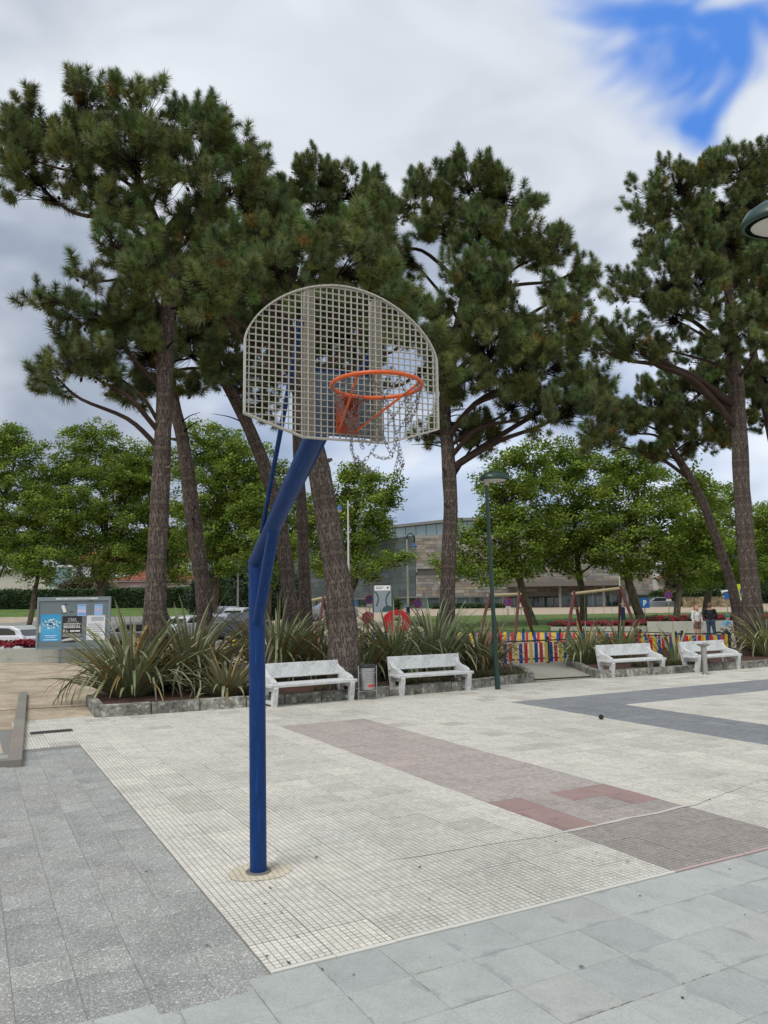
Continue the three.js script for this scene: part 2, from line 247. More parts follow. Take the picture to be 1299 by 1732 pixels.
// the court: pale gridded tiles, a pinkish strip, a dark angular band
{
  const tiles = [];
  const tone = (a, b) => { const n = fbm(a * 0.45 + 5, b * 0.45 + 9, 3.1, 3), r = rp(); if (r < 0.09) return 4; if (r < 0.17) return 3; return n > 0.56 ? (r < 0.6 ? 2 : 1) : n > 0.5 ? 1 : 0; };
  for (let i = 0; i < 29; i++) for (let j = -3; j < 62; j++) {
    const a = -0.08 + (i + 0.5) * T, b = (j + 0.5) * T;
    if (a > 10.95) continue;
    if (j < 0 && (a < 7.95 || b < -0.85)) continue;
    const strip = j >= 8 && j < 12 && i < 21, band = (j >= 21 && j < 25 && i < 22) || (j >= 21 && i >= 18 && i < 22);
    let mat;
    if (strip) { const red = (j === 8 && i >= 3 && i <= 5) || ((j === 11 || j === 10) && i >= 4 && i <= 5 && !(j === 10 && i === 4)); const k = tone(a, b); mat = red ? M.redTile : i < 3 ? M.pink[k === 0 ? 2 : 5] : i < 6 ? M.pink[rp() < 0.5 ? 2 : 1] : M.pink[[0, 3, 1, 0, 4][k]]; }
    else if (band) mat = M.dark[tone(a, b)];
    else { let k = tone(a, b); if (i < 3 && j > 1) k = rp() < 0.5 ? 2 : 1; if (i >= 3 && i < 5 && j >= 0 && j < 4) k = rp() < 0.7 ? 4 : 0; mat = M.white[k]; }
    tiles.push({ a, b, mat });
  }
  const grp = layTiles('court_paving', tiles, T, T, T, 3, 'tile');
  // pale smooth edge along the front, mortar seams
  const edge = (b0, b1, m) => { const l = []; for (let b = b0; b < b1 - 0.01; b += T) l.push(bx(T - 0.004, 0.03, 0.032, b + T / 2, -0.012 + rp() * 0.002, 0.08 - 0.012 + (rp() - 0.5) * 0.006)); part(grp, 'edge_strip', merge(l), m); };
  edge(0, 8 * T, std(srgb(212, 209, 199), 0.9)); edge(8 * T, 12 * T, std(srgb(184, 164, 158), 0.9)); edge(12 * T, 22 * T, std(srgb(206, 203, 194), 0.9));
  const seam = (a0, b0, a1, b1, w) => { const n = 40, P = [], I = []; for (let i = 0; i <= n; i++) { const t = i / n, wob = (fbm(t * 9 + a0, b0, 1.7, 3) - 0.5) * 0.06, ww = w * (0.4 + 1.2 * fbm(t * 14, b0 * 3, 4.1, 3)), a = mix(a0, a1, t) + wob, b = mix(b0, b1, t); P.push(b, 0.0035, -a - ww, b, 0.0035, -a + ww); if (i < n) { const k = i * 2; I.push(k, k + 1, k + 2, k + 1, k + 3, k + 2); } } const g = new THREE.BufferGeometry(); g.setAttribute('position', new THREE.Float32BufferAttribute(P, 3)); g.setIndex(I); g.computeVertexNormals(); part(grp, 'mortar_seam', planarUV(g), M.mortar); };
  seam(1.08, 2.75, 1.13, 4.75, 0.022); seam(1.13, 4.75, 1.5, 6.2, 0.010); seam(1.2, 1.4, 1.1, 2.75, 0.008);
  part(grp, 'bed', (() => { const g = bx(26, 0.02, 11.5, 12, -0.017, -5.6); return g; })(), M.joint);
}
// left: grey speckled tiles
{
  const tiles = [];
  for (let i = 0; i < 26; i++) for (let j = 0; j < 9; j++) { const a = 0.085 + (i + 0.5) * T2 - T2, b = -0.008 - (j + 0.5) * T2; if (a > 7.95) continue; const n = fbm(a * 0.8, b * 0.8 + 30, 2.2, 3), r = rp(); tiles.push({ a, b, mat: M.speck[r < 0.12 ? 3 : r < 0.24 ? 2 : n > 0.52 ? 1 : r < 0.4 ? 4 : r < 0.5 ? 5 : 0] }); }
  const grp = layTiles('speckled_paving', tiles, T2, T2, T2, 3, 'tile', 0.0018);
  part(grp, 'bed', bx(2.75, 0.02, 7.95, -1.40, -0.0142, -3.9), M.joint);
}
// front: large smooth grey slabs
{
  const tiles = [];
  for (let i = 0; i < 12; i++) for (let j = -10; j < 26; j++) { const a = -0.092 - (i + 0.5) * T, b = 0.25 + (j + 0.5) * T; const r = rp(); tiles.push({ a, b, mat: M.slab[Math.floor(r * 6)] }); }
  const grp = layTiles('slab_paving', tiles, T, T, T, 3, 'slab', 0.0025);
  part(grp, 'bed', bx(15, 0.02, 5.0, 3.4, -0.0145, 2.62), M.joint);
  const seam = (a0, b0, a1, b1, w) => { const n = 14; const l = []; for (let i = 0; i < n; i++) { if (rp() < 0.25) continue; const t = (i + 0.5) / n, len = Math.hypot(a1 - a0, b1 - b0) / n; const g = bx(len * (0.7 + rp() * 0.5), 0.004, w * (0.5 + rp())); g.rotateY(Math.atan2(a1 - a0, b1 - b0)); g.translate(mix(b0, b1, t) + (rp() - 0.5) * 0.006, 0.0025, -mix(a0, a1, t) + (rp() - 0.5) * 0.006); l.push(g); } part(grp, 'mortar_seam', merge(l), M.mortar); };
  const ra = (k) => -0.092 - k * T, cb = (k) => 0.25 + k * T;
  seam(ra(3), cb(2.2), ra(3), cb(3.6), 0.006); seam(ra(3), cb(4), ra(3), cb(4.9), 0.007); seam(ra(2.6), cb(4.9), ra(3.2), cb(4.97), 0.007); seam(ra(1), cb(1.1), ra(1), cb(1.5), 0.006); seam(ra(0.1), cb(0), ra(1.2), cb(0), 0.005); seam(ra(0.3), cb(1), ra(1.6), cb(1), 0.005);
}
// sandy forecourt left of the planting bed, kerb and sunken gravel strip at the far left
struct('sand_path', quadSheet([[-9.713,-19.713], [-4.6, -16.6], [-5.6, -30.4], [-40, -30.4]].map((p, i) => i === 0 ? [-14, -13] : p), 12, 12, 0.006), M.sand);
struct('sand_path', quadSheet([[-6.4, -12.9], [-4.4, -13.6], [-4.6, -17.0], [-14, -17.6]], 8, 4, -0.0035), M.sand);
{
  const a = [-4.583,0,-9.948], b = [-8.299,0,-18.132], dir = V(b[0] - a[0], 0, b[2] - a[2]).normalize(), side = V(dir.z, 0, -dir.x), L = Math.hypot(b[0] - a[0], b[2] - a[2]);
  const k = thing('edging_kerb', 'low dark grey stone kerb edging the sunken gravel strip at the far left', 'kerb', [0, 0, 0]);
  const n = 9; for (let i = 0; i < n; i++) { const l = L / n, c = A3(a).addScaledVector(dir, (i + 0.5) * l).addScaledVector(side, 0.085), g = rbx(0.17, 0.3, l - 0.008, 0.012); const m = part(k, 'kerb_stone', boxUV(g), std(srgb(128 + rp() * 14, 126 + rp() * 12, 120), 0.95, { bumpMap: rep(grainBump, 1.5), bumpScale: 0.006 })); m.position.set(c.x, -0.06 + rp() * 0.006, c.z); m.rotation.y = Math.atan2(dir.x, dir.z) + (rp() - 0.5) * 0.008; }
  const e = part(k, 'kerb_stone', boxUV(rbx(1.6, 0.3, 0.12, 0.012)), std(srgb(126, 124, 120), 0.95)); e.position.set(a[0] - 0.85, -0.062, a[2] + 0.03); e.rotation.y = 0.12;
  const g1 = std(srgb(172, 142, 132), 0.95, { map: rep(sandTex, 1 / 1.7), bumpMap: rep(grainBump, 1.2), bumpScale: 0.02 }); g1.color.multiplyScalar(1.2);
  const P = [A3(a).addScaledVector(side, 0.1), A3(b).addScaledVector(side, 0.1), A3(b).addScaledVector(side, 5), A3(a).addScaledVector(side, 5)];
  struct('gravel_strip', quadSheet(P.map(p => [p.x, p.z]), 8, 12, -0.02), g1);
}
// drain grate in the pale tiles
{
  const c = [-5.397,0,-12.696], t = thing('drain_grate', 'narrow rusty iron drain grate set in pale paving at left', 'drain grate', [c[0], 0.004, c[2]], PAV_T);
  const m = std(srgb(92, 84, 80), 0.7, { metalness: 0.4 });
  part(t, 'frame', merge([bx(0.62, 0.012, 0.025, 0, 0, -0.11), bx(0.62, 0.012, 0.025, 0, 0, 0.11), bx(0.025, 0.012, 0.2, -0.3, 0, 0), bx(0.025, 0.012, 0.2, 0.3, 0, 0)]), m);
  part(t, 'pit', bx(0.58, 0.004, 0.2, 0, -0.0015, 0), std(lin(0.02, 0.02, 0.02), 1));
  for (let i = 0; i < 16; i++) part(t, 'bar', bx(0.014, 0.01, 0.198, -0.27 + i * 0.036, 0.004, 0), m);
}

// ---------------------------------------------------------------- basketball hoop
{
  const base = [-0.9663, 0, -5.9671], yaw = 0.3976;
  const h = thing('basketball_hoop', 'blue bent-pole basketball hoop with metal grating backboard and orange rim', 'basketball hoop', base, yaw);
  const scuff = tex(512, (u, v) => { const n = fbm(u * 8, v * 8, 1.1, 4, 8) - 0.5, s = fbm(u * 40, v * 10, 2.7, 4, 40); const t = n * 30 + (s > 0.68 ? 34 : 0) + (fbm(u * 60, v * 60, 5.5, 2, 60) > 0.8 ? 40 : 0); return [2 + t * 0.35, 50 + t * 0.6, 106 + t * 0.9]; });
  const blue = new THREE.MeshPhysicalMaterial({ color: 0xffffff, map: rep(scuff, 2.5), roughness: 0.5, specularIntensity: 0.6 });
  const zinc = std(srgb(184, 182, 172), 0.6, { metalness: 0.05, bumpMap: rep(grainBump, 4), bumpScale: 0.0006 }), zincTan = std(srgb(168, 162, 146), 0.7), greyBlue = std(srgb(104, 122, 140), 0.7);
  const orange = new THREE.MeshPhysicalMaterial({ color: srgb(214, 92, 30), roughness: 0.5, clearcoat: 0.15 }), rust = std(srgb(150, 68, 46), 0.75), steel = std(srgb(112, 110, 106), 0.6, { metalness: 0.5 });
  const R = 0.062, lean = -0.028, bend = V(lean, 2.29, 0), plate = V(-0.03, 3.13, 1.84);
  part(h, 'pole', merge([rod(V(0, -0.05, 0), V(lean, 2.29 + 0.02, 0), R, R, 40)]), blue);
  const armDir = plate.clone().sub(bend).normalize();
  const elbow = new THREE.SphereGeometry(R * 1.0, 32, 16); elbow.translate(bend.x, bend.y, bend.z);
  part(h, 'arm', merge([rod(bend.clone().addScaledVector(armDir, -0.0), plate, R, R, 40), elbow]), blue);
  const bp = bend.clone().addScaledVector(armDir, 0.62);
  part(h, 'brace', rod(V(lean * 0.75, 1.80, 0.01), bp, 0.043, 0.043, 32), blue);
  for (const [p, r, d] of [[bp, 0.046, bp.clone().sub(V(lean * 0.75, 1.80, 0.01)).normalize()], [V(lean * 0.72, 1.86, 0.03), 0.048, bp.clone().sub(V(lean * 0.75, 1.80, 0.01)).normalize()], [bend, R + 0.001, armDir.clone().add(V(0, 1, 0)).normalize()]]) { const g = new THREE.TorusGeometry(r, 0.005, 8, 36); g.applyQuaternion(new THREE.Quaternion().setFromUnitVectors(V(0, 0, 1), d)); g.translate(p.x, p.y, p.z); part(h, 'weld', g, blue); }
  part(h, 'base_collar', merge([new THREE.CylinderGeometry(R + 0.028, R + 0.036, 0.012, 40).translate(0, 0.006, 0)]), std(srgb(120, 116, 106), 0.8, { metalness: 0.2 }));
  { const s = [], n = 22; const sh = new THREE.Shape(); for (let i = 0; i < n; i++) { const a = i / n * Math.PI * 2, r = 0.15 + 0.09 * fbm(Math.cos(a) * 2, Math.sin(a) * 2, 3.1, 3); i ? sh.lineTo(Math.cos(a) * r * 1.25, Math.sin(a) * r) : sh.moveTo(Math.cos(a) * r * 1.25, Math.sin(a) * r); } const g = new THREE.ExtrudeGeometry(sh, { depth: 0.0012, bevelEnabled: false }); g.rotateX(-Math.PI / 2); g.translate(0, 0.002, 0); part(h, 'mortar_patch', boxUV(g.rotateY(PAV_T - yaw)), std(lin(1.0, 0.94, 0.80), 0.95, { map: rep(whiteTex, gs), bumpMap: rep(grainBump, 5), bumpScale: 0.004 })); }
  // backboard in the plane z = 1.972
  const Z = 1.972, HW = 0.5652, WB = 0.2444, y0 = 2.8484, y1 = 2.9529, y2 = 3.3485, yt = 3.728, bcx = 0;
  const top = (x) => { const t = Math.abs(x) / HW; return y2 + (yt - y2) * Math.pow(Math.max(0, 1 - Math.pow(t, 1.92)), 0.62); };
  const bot = (x) => { const a = Math.abs(x); return a < WB ? y0 : mix(y0, y1, (a - WB) / (HW - WB)); };
  const outline = []; for (let i = 0; i <= 48; i++) { const x = -HW + 2 * HW * (0.5 - 0.5 * Math.cos(Math.PI * i / 48)); outline.push([x, top(x)]); } outline.push([HW, y1], [WB, y0], [-WB, y0], [-HW, y1]);
  const fr = []; for (let i = 0; i < outline.length; i++) { const p = outline[i], q = outline[(i + 1) % outline.length]; const dx = q[0] - p[0], dy = q[1] - p[1], L = Math.hypot(dx, dy), ex = dx / L * 0.002, ey = dy / L * 0.002; fr.push(beam(V(p[0] - ex, p[1] - ey, Z), V(q[0] + ex, q[1] + ey, Z), 0.030, 0.008, V(0, 0, 1).cross(V(dx, dy, 0)).normalize())); }
  const board = part(h, 'backboard', merge(fr), zinc);
  const pitch = 0.0362;
  for (let k = -15; k <= 15; k++) { const x = k * pitch; part(board, 'grating_bar', bx(0.0034, top(x) - bot(x) - 0.004, 0.015, x, (top(x) + bot(x)) / 2, Z), zinc); }
  for (let y = y0 + pitch * 0.9; y < yt - 0.01; y += pitch) {
    let w = HW; if (y < y1) w = mix(WB, HW, (y - y0) / (y1 - y0)); if (y > y2) { let lo = 0, hi = HW; for (let i = 0; i < 30; i++) { const m = (lo + hi) / 2; if (top(m) > y) lo = m; else hi = m; } w = lo; }
    part(board, 'grating_bar', bx(2 * w - 0.004, 0.0034, 0.013, 0, y, Z - 0.0005), zinc);
  }
  // supports behind the board
  for (const x of [-0.2, 0.2]) part(h, 'channel', merge([bx(0.048, top(x) - 2.87, 0.004, x, (top(x) + 2.87) / 2 - 0.01, Z - 0.028), bx(0.004, top(x) - 2.87, 0.03, x - 0.024, (top(x) + 2.87) / 2 - 0.01, Z - 0.045), bx(0.004, top(x) - 2.87, 0.03, x + 0.024, (top(x) + 2.87) / 2 - 0.01, Z - 0.045)]), zincTan);
  part(h, 'mounting_plate', merge([bx(0.46, 0.36, 0.008, 0.02, 3.06, Z - 0.058)]), greyBlue);
  part(h, 'mounting_plate', merge([bx(0.42, 0.06, 0.03, 0, 3.24, Z - 0.075), bx(0.42, 0.06, 0.03, 0, 2.92, Z - 0.075), bx(0.2, 0.3, 0.03, 0, 3.08, Z - 0.08)]), blue);
  for (const x of [-1, 1]) part(h, 'stay_rod', rod(bend.clone().addScaledVector(armDir, 0.42).add(V(x * 0.055, 0.02, 0)), V(x * 0.24, 3.52, Z - 0.05), 0.016, 0.016, 14), blue);
  // rim
  const rc = V(0.03, 3.055, Z + 0.382), rr = 0.23;
  const torus = new THREE.TorusGeometry(rr, 0.0105, 14, 72); torus.rotateX(Math.PI / 2); torus.translate(rc.x, rc.y, rc.z);
  const rim = part(h, 'rim', torus, orange);
  part(rim, 'bracket', merge([bx(0.13, 0.21, 0.008, 0.0, 2.985, Z + 0.022), bx(0.13, 0.007, 0.16, 0.0, 3.045, Z + 0.09), bx(0.006, 0.12, 0.12, -0.058, 2.99, Z + 0.07), ]), rust);
  for (const x of [-1, 1]) part(rim, 'strut', rod(V(x * 0.05, 2.90, Z + 0.03), V(rc.x + x * 0.165, 3.043, rc.z + 0.155), 0.0065, 0.0065, 10), orange);
  for (const [x, y] of [[0.045, 3.0], [0.045, 2.925], [-0.035, 3.0], [-0.035, 2.925]]) { const g = new THREE.SphereGeometry(0.011, 12, 8); g.scale(1, 1, 0.6); g.translate(x, y, Z + 0.029); part(rim, 'bolt', g, steel); }
  // chain net: strands of small links, partly torn
  const link = new THREE.TorusGeometry(0.0085, 0.0013, 5, 10); link.scale(1, 1.75, 1);
  const rn = mulberry(5);
  function chain(p, q, sag, name) {
    const L = p.distanceTo(q), n = Math.max(3, Math.round(L * (1 + sag) / 0.024)), l = [];
    const mid = p.clone().add(q).multiplyScalar(0.5); mid.y -= sag * L; const c = new THREE.QuadraticBezierCurve3(p, mid, q);
    for (let i = 0; i < n; i++) { const t = (i + 0.5) / n, o = c.getPoint(t), d = c.getTangent(t), g = link.clone(); g.rotateY((i % 2) * Math.PI / 2 + (rn() - 0.5) * 0.5); g.applyQuaternion(new THREE.Quaternion().setFromUnitVectors(V(0, 1, 0), d)); g.translate(o.x, o.y, o.z); l.push(g); }
    return l;
  }
  const NN = 10, rings = [];
  for (let lev = 0; lev < 5; lev++) { const y = rc.y - 0.012 - lev * 0.088 - (lev > 0 ? 0.02 : 0), r = rr * [1, 0.86, 0.68, 0.56, 0.53][lev], l = []; for (let i = 0; i < NN; i++) { const a = (i + (lev % 2) * 0.5) / NN * Math.PI * 2 + 0.2; l.push(V(rc.x + Math.cos(a) * r + (rn() - 0.5) * 0.012 * lev, y + (rn() - 0.5) * 0.02 * lev, rc.z + Math.sin(a) * r + (rn() - 0.5) * 0.012 * lev)); } rings.push(l); }
  for (let i = 0; i < NN; i++) {
    const l = [];
    for (let lev = 0; lev < 4; lev++) { const p = rings[lev][i], off = lev % 2; if (lev > 1 && rn() < 0.4) continue; l.push(...chain(p, rings[lev + 1][i], 0.05, '')); if (!(lev > 0 && rn() < 0.4)) l.push(...chain(p, rings[lev + 1][(i + (off ? 1 : NN - 1)) % NN], 0.06, '')); }
    if (rn() < 0.75) l.push(...chain(rings[4][i], rings[4][(i + 1) % NN], 0.35, ''));
    part(rim, 'chain_strand', merge(l), steel);
  }
}

// ---------------------------------------------------------------- planting beds, benches, bin, lamp posts
const stoneTex = tex(512, (u, v) => { const n = fbm(u * 5, v * 5, 3.9, 5, 5), m = fbm(u * 60, v * 60, 1.4, 3, 60) - 0.5, p = fbm(u * 18, v * 18, 7.4, 4, 18); const t = (n - 0.5) * 90 + m * 50 + (p > 0.6 ? 44 : p < 0.4 ? -28 : 0); return [138 + t, 136 + t, 128 + t * 0.95]; });
M.kerb = [1, 0.88, 0.78, 0.95].map(k => std(new THREE.Color().setRGB(k, k, k * 0.98), 0.95, { map: rep(stoneTex, 0.8), bumpMap: rep(grainBump, 1.2), bumpScale: 0.02 }));
const rq = mulberry(21);
function kerbRun(bed, pts, h, w, step) {
  for (let i = 0; i < pts.length - 1; i++) {
    const a = pts[i], b = pts[i + 1], L = Math.hypot(b[0] - a[0], b[1] - a[1]), n = Math.max(1, Math.round(L / step)), l = L / n, ang = Math.atan2(b[0] - a[0], b[1] - a[1]);
    for (let k = 0; k < n; k++) { const t = (k + 0.5) / n, g = boxUV(rbx(w, h + 0.1, l - 0.012, 0.022)); const u = g.attributes.uv; const ou = rq() * 3, ov = rq() * 3; for (let q = 0; q < u.count; q++) u.setXY(q, u.getX(q) + ou, u.getY(q) + ov); const m = part(bed, 'kerb_stone', g, M.kerb[Math.floor(rq() * 4)]); m.position.set(mix(a[0], b[0], t), (h - 0.1) / 2 + (rq() - 0.5) * 0.014, mix(a[1], b[1], t)); m.rotation.set(0, ang + (rq() - 0.5) * 0.014, (rq() - 0.5) * 0.02); }
  }
}
function soilSheet(bed, poly, y) { const sh = new THREE.Shape(poly.map(p => new THREE.Vector2(p[0], -p[1]))); let g = new THREE.ShapeGeometry(sh); g.rotateX(-Math.PI / 2); g.translate(0, y, 0); part(bed, 'soil', planarUV(g), M.soil); }
const bedA = thing('planting_bed', 'long raised planting bed with weathered stone kerb behind the two nearer benches', 'planting bed');
{
  const k = [[-6.11,-16.188], [-5.229,-14.329], [-2.778,-15.462], [-0.672,-16.568], [1.422,-17.769], [3.661,-19.779], [3.827,-23.59]];
  kerbRun(bedA, k, 0.21, 0.17, 0.95);
  soilSheet(bedA, [...k, [0.973,-27.38], [-4.939,-25.809], [-7.93,-22.665]], 0.14);
}
const bedB = thing('planting_bed', 'raised planting bed with grey stone kerb behind the two farther benches at right', 'planting bed');
{
  const k = [[5.732,-24.878], [5.49,-20.302], [7.831,-21.326], [11.056,-22.991], [14.221,-24.539]];
  kerbRun(bedB, k, 0.2, 0.17, 0.95);
  soilSheet(bedB, [...k, [17.993,-31.794], [9.713,-28.71]], 0.13);
}
M.path = std(srgb(186, 180, 168), 0.95, { map: rep(slabTex, 1 / 2.1), bumpMap: rep(grainBump, 1), bumpScale: 0.006 }); M.path.color.multiplyScalar(1.7);
struct('path', quadSheet([[3.806,-20.069], [5.562,-20.793], [5.698,-25.388], [3.504,-24.556]], 6, 6, 0.02), M.path);

// concrete bench: speckled white cast stone, two shaped ends, seat and back slabs
const benchTex = tex(512, (u, v) => { const n = fbm(u * 6, v * 6, 2.9, 4, 6) - 0.5, m = fbm(u * 70, v * 70, 3.4, 2, 70), st = fbm(u * 3, v * 3, 9.2, 5, 3), t = n * 30 + (m > 0.64 ? -38 : m < 0.36 ? 14 : 0) - (st > 0.58 ? 22 * fbm(u * 30, v * 30, 4.2, 3, 30) : 0); return [211 + t, 213 + t, 211 + t]; });
M.bench = std(0xffffff, 0.85, { map: rep(benchTex, 1.6), bumpMap: rep(grainBump, 2), bumpScale: 0.002 });
const benchProto = (() => {
  const root = new THREE.Group(); const L = 1.86;
  // side profile: x = depth (0 front .. 0.62 back), y = height
  const sh = new THREE.Shape(); sh.moveTo(0.06, 0); sh.lineTo(0.13, 0); sh.lineTo(0.155, 0.05); sh.lineTo(0.44, 0.05); sh.lineTo(0.47, 0); sh.lineTo(0.56, 0); sh.quadraticCurveTo(0.52, 0.16, 0.57, 0.33); sh.lineTo(0.66, 0.76); sh.lineTo(0.58, 0.78); sh.quadraticCurveTo(0.50, 0.60, 0.36, 0.565); sh.quadraticCurveTo(0.14, 0.53, 0.07, 0.47); sh.lineTo(0.06, 0.40); sh.lineTo(0.0, 0.36); sh.quadraticCurveTo(0.03, 0.16, 0.06, 0);
  const hole = new THREE.Path(); hole.moveTo(0.15, 0.10); hole.lineTo(0.44, 0.10); hole.lineTo(0.47, 0.30); hole.lineTo(0.11, 0.30); hole.closePath(); sh.holes.push(hole);
  const side = new THREE.ExtrudeGeometry(sh, { depth: 0.085, bevelEnabled: true, bevelSize: 0.008, bevelThickness: 0.008, bevelSegments: 2, curveSegments: 10 });
  for (const x of [-L / 2 + 0.02, L / 2 - 0.105]) { const g = side.clone(); g.rotateY(-Math.PI / 2); g.translate(x + 0.085, 0, 0); g.scale(1, 1, -1); g.rotateY(0); const q = boxUV(g.index ? g.toNonIndexed() : g); const ix = q.attributes.position.array; for (let i = 0; i < ix.length / 9; i++) for (let k = 0; k < 3; k++) [ix[i * 9 + k], ix[i * 9 + 3 + k]] = [ix[i * 9 + 3 + k], ix[i * 9 + k]]; q.computeVertexNormals(); part(root, 'side_support', boxUV(q), M.bench); }
  part(root, 'seat', boxUV(rbx(L + 0.12, 0.065, 0.46, 0.016, 0, 0.405, -0.24)), M.bench);
  const b = rbx(L + 0.04, 0.30, 0.06, 0.016); b.rotateX(-0.2); b.translate(0, 0.66, -0.56); part(root, 'backrest', boxUV(b), M.bench);
  return root;
})();
function bench(p, q, label) {   // p, q: ground points under the front feet, left and right
  const t = benchProto.clone(); t.name = numbered('bench'); tag(t, label, 'bench', 'white concrete benches along the planting beds'); t.position.set((p[0] + q[0]) / 2, 0.001, (p[1] + q[1]) / 2); t.rotation.y = Math.atan2(-(q[1] - p[1]), q[0] - p[0]); scene.add(t); return t;
}
bench([-2.209,-15.227], [-0.623,-16.258], 'white concrete bench nearest the blue hoop pole, left of the litter bin');
bench([0.268,-16.881], [2.002,-17.817], 'white concrete bench between the litter bin and the green lamp post');
bench([5.754,-20.263], [7.661,-21.171], 'white concrete bench right of the path, beside the spiky pale plants');
bench([8.3,-21.252], [10.393,-22.466], 'white concrete bench behind the steel drinking fountain at the right');
// litter bin
{
  const c = [-0.395,0,-16.433], t = thing('litter_bin', 'stainless steel litter bin with black rim hung in a tube frame', 'litter bin', c, 0.4);
  const st = std(srgb(176, 178, 178), 0.32, { metalness: 0.85 }), bl = std(lin(0.02, 0.02, 0.022), 0.5);
  const pts = [[0.0, 0.20], [0.14, 0.20], [0.15, 0.215], [0.152, 0.66], [0.146, 0.66], [0.144, 0.23], [0, 0.23]].map(p => new THREE.Vector2(...p));
  part(t, 'drum', new THREE.LatheGeometry(pts, 40), st);
  part(t, 'rim', merge([new THREE.LatheGeometry([[0.13, 0.655], [0.168, 0.655], [0.172, 0.67], [0.168, 0.71], [0.15, 0.72], [0.13, 0.71], [0.13, 0.655]].map(p => new THREE.Vector2(...p)), 36)]), bl);
  for (const s of [-1, 1]) part(t, 'post', merge([rod(V(s * 0.2, 0, 0), V(s * 0.2, 0.7, 0), 0.014, 0.014, 14), rod(V(s * 0.2, 0.55, 0), V(s * 0.15, 0.55, 0), 0.008)]), st);
  part(t, 'crossbar', rod(V(-0.2, 0.17, 0), V(0.2, 0.17, 0), 0.012), st);
  const dec = new THREE.CylinderGeometry(0.1535, 0.1535, 0.055, 16, 1, true, -0.25, 1.0); dec.translate(0, 0.29, 0); part(t, 'sticker', dec, std(srgb(206, 60, 50), 0.6));
  const dots = []; for (let r = 0; r < 5; r++) for (let k = 0; k < 7; k++) { const a = -0.7 + k * 0.26 + (r % 2) * 0.13, g = new THREE.CylinderGeometry(0.009, 0.009, 0.002, 8); g.rotateX(Math.PI / 2); g.translate(0, 0.38 + r * 0.05, 0.1525); g.rotateY(a); dots.push(g); } part(t, 'perforations', merge(dots), std(lin(0.05, 0.05, 0.05), 0.8), 'stuff');
}
// drinking fountain
{
  const c = [8.492,0,-20.862], t = thing('drinking_fountain', 'slim stainless steel drinking fountain column with a shallow bowl', 'drinking fountain', c);
  const st = std(srgb(170, 168, 162), 0.35, { metalness: 0.85 });
  part(t, 'column', new THREE.LatheGeometry([[0, 0], [0.1, 0], [0.1, 0.012], [0.072, 0.02], [0.072, 0.74], [0, 0.74]].map(p => new THREE.Vector2(...p)), 32), st);
  part(t, 'bowl', new THREE.LatheGeometry([[0, 0.72], [0.07, 0.725], [0.15, 0.77], [0.165, 0.80], [0.16, 0.805], [0.13, 0.78], [0, 0.75]].map(p => new THREE.Vector2(...p)), 36), st);
  part(t, 'spout', rod(V(0.05, 0.75, 0.02), V(0.05, 0.83, 0.0), 0.012), st);
}
// green park lamp posts with a wide drop-shaped head
M.lampGreen = new THREE.MeshPhysicalMaterial({ color: srgb(22, 56, 48), roughness: 0.45, clearcoat: 0.2 });
function parkLamp(pos, H, headTurn, label, lean = 0) {
  const t = thing('park_lamp', label, 'lamp post', pos, 0, 'green park lamps on the plaza');
  part(t, 'pole', merge([rod(V(0, 0, 0), V(lean * 0.3, 1.2, 0), 0.062, 0.058, 28), rod(V(lean * 0.3, 1.2, 0), V(lean, H - 0.15, 0), 0.05, 0.04, 28)]), M.lampGreen);
  part(t, 'door', bx(0.05, 0.28, 0.006, lean * 0.15, 0.62, 0.061), M.lampGreen);
  const hd = new THREE.Group(); hd.name = 'lamp_head'; hd.position.set(lean, H - 0.12, 0); hd.rotation.y = headTurn; t.add(hd);
  const prof = [[0, 0.20], [0.10, 0.19], [0.2, 0.15], [0.28, 0.09], [0.315, 0.02], [0.315, -0.015], [0.29, -0.02]].map(p => new THREE.Vector2(...p));
  const cap = new THREE.LatheGeometry(prof, 40); cap.scale(1.15, 1, 0.82); cap.translate(0.2, 0.05, 0); part(hd, 'hood', cap, M.lampGreen);
  const lens = new THREE.SphereGeometry(0.27, 32, 12, 0, Math.PI * 2, Math.PI * 0.62, Math.PI * 0.38); lens.scale(1.15, 0.3, 0.82); lens.translate(0.2, 0.06, 0); part(hd, 'lens', lens, std(srgb(196, 196, 190), 0.35));
  part(hd, 'collar', rod(V(0, -0.1, 0), V(0.02, 0.06, 0), 0.055, 0.06, 20), std(srgb(170, 168, 160), 0.5));
  const fin = new THREE.SphereGeometry(0.12, 20, 10, -0.6, 1.2, 0.5, 0.75); fin.scale(2.9, 1.75, 1.4); fin.translate(0.205, 0.045, 0); part(hd, 'panel', fin, std(srgb(190, 188, 182), 0.5));
  return t;
}
parkLamp([2.551,0,-17.994], 4.95, 0.1, 'green lamp post standing right of the second bench, mushroom-shaped head', -0.12);
parkLamp([3.44, 0, -5.75], 4.98, Math.PI - 0.1, 'green lamp reaching in from the right edge against the pine crown', 0);

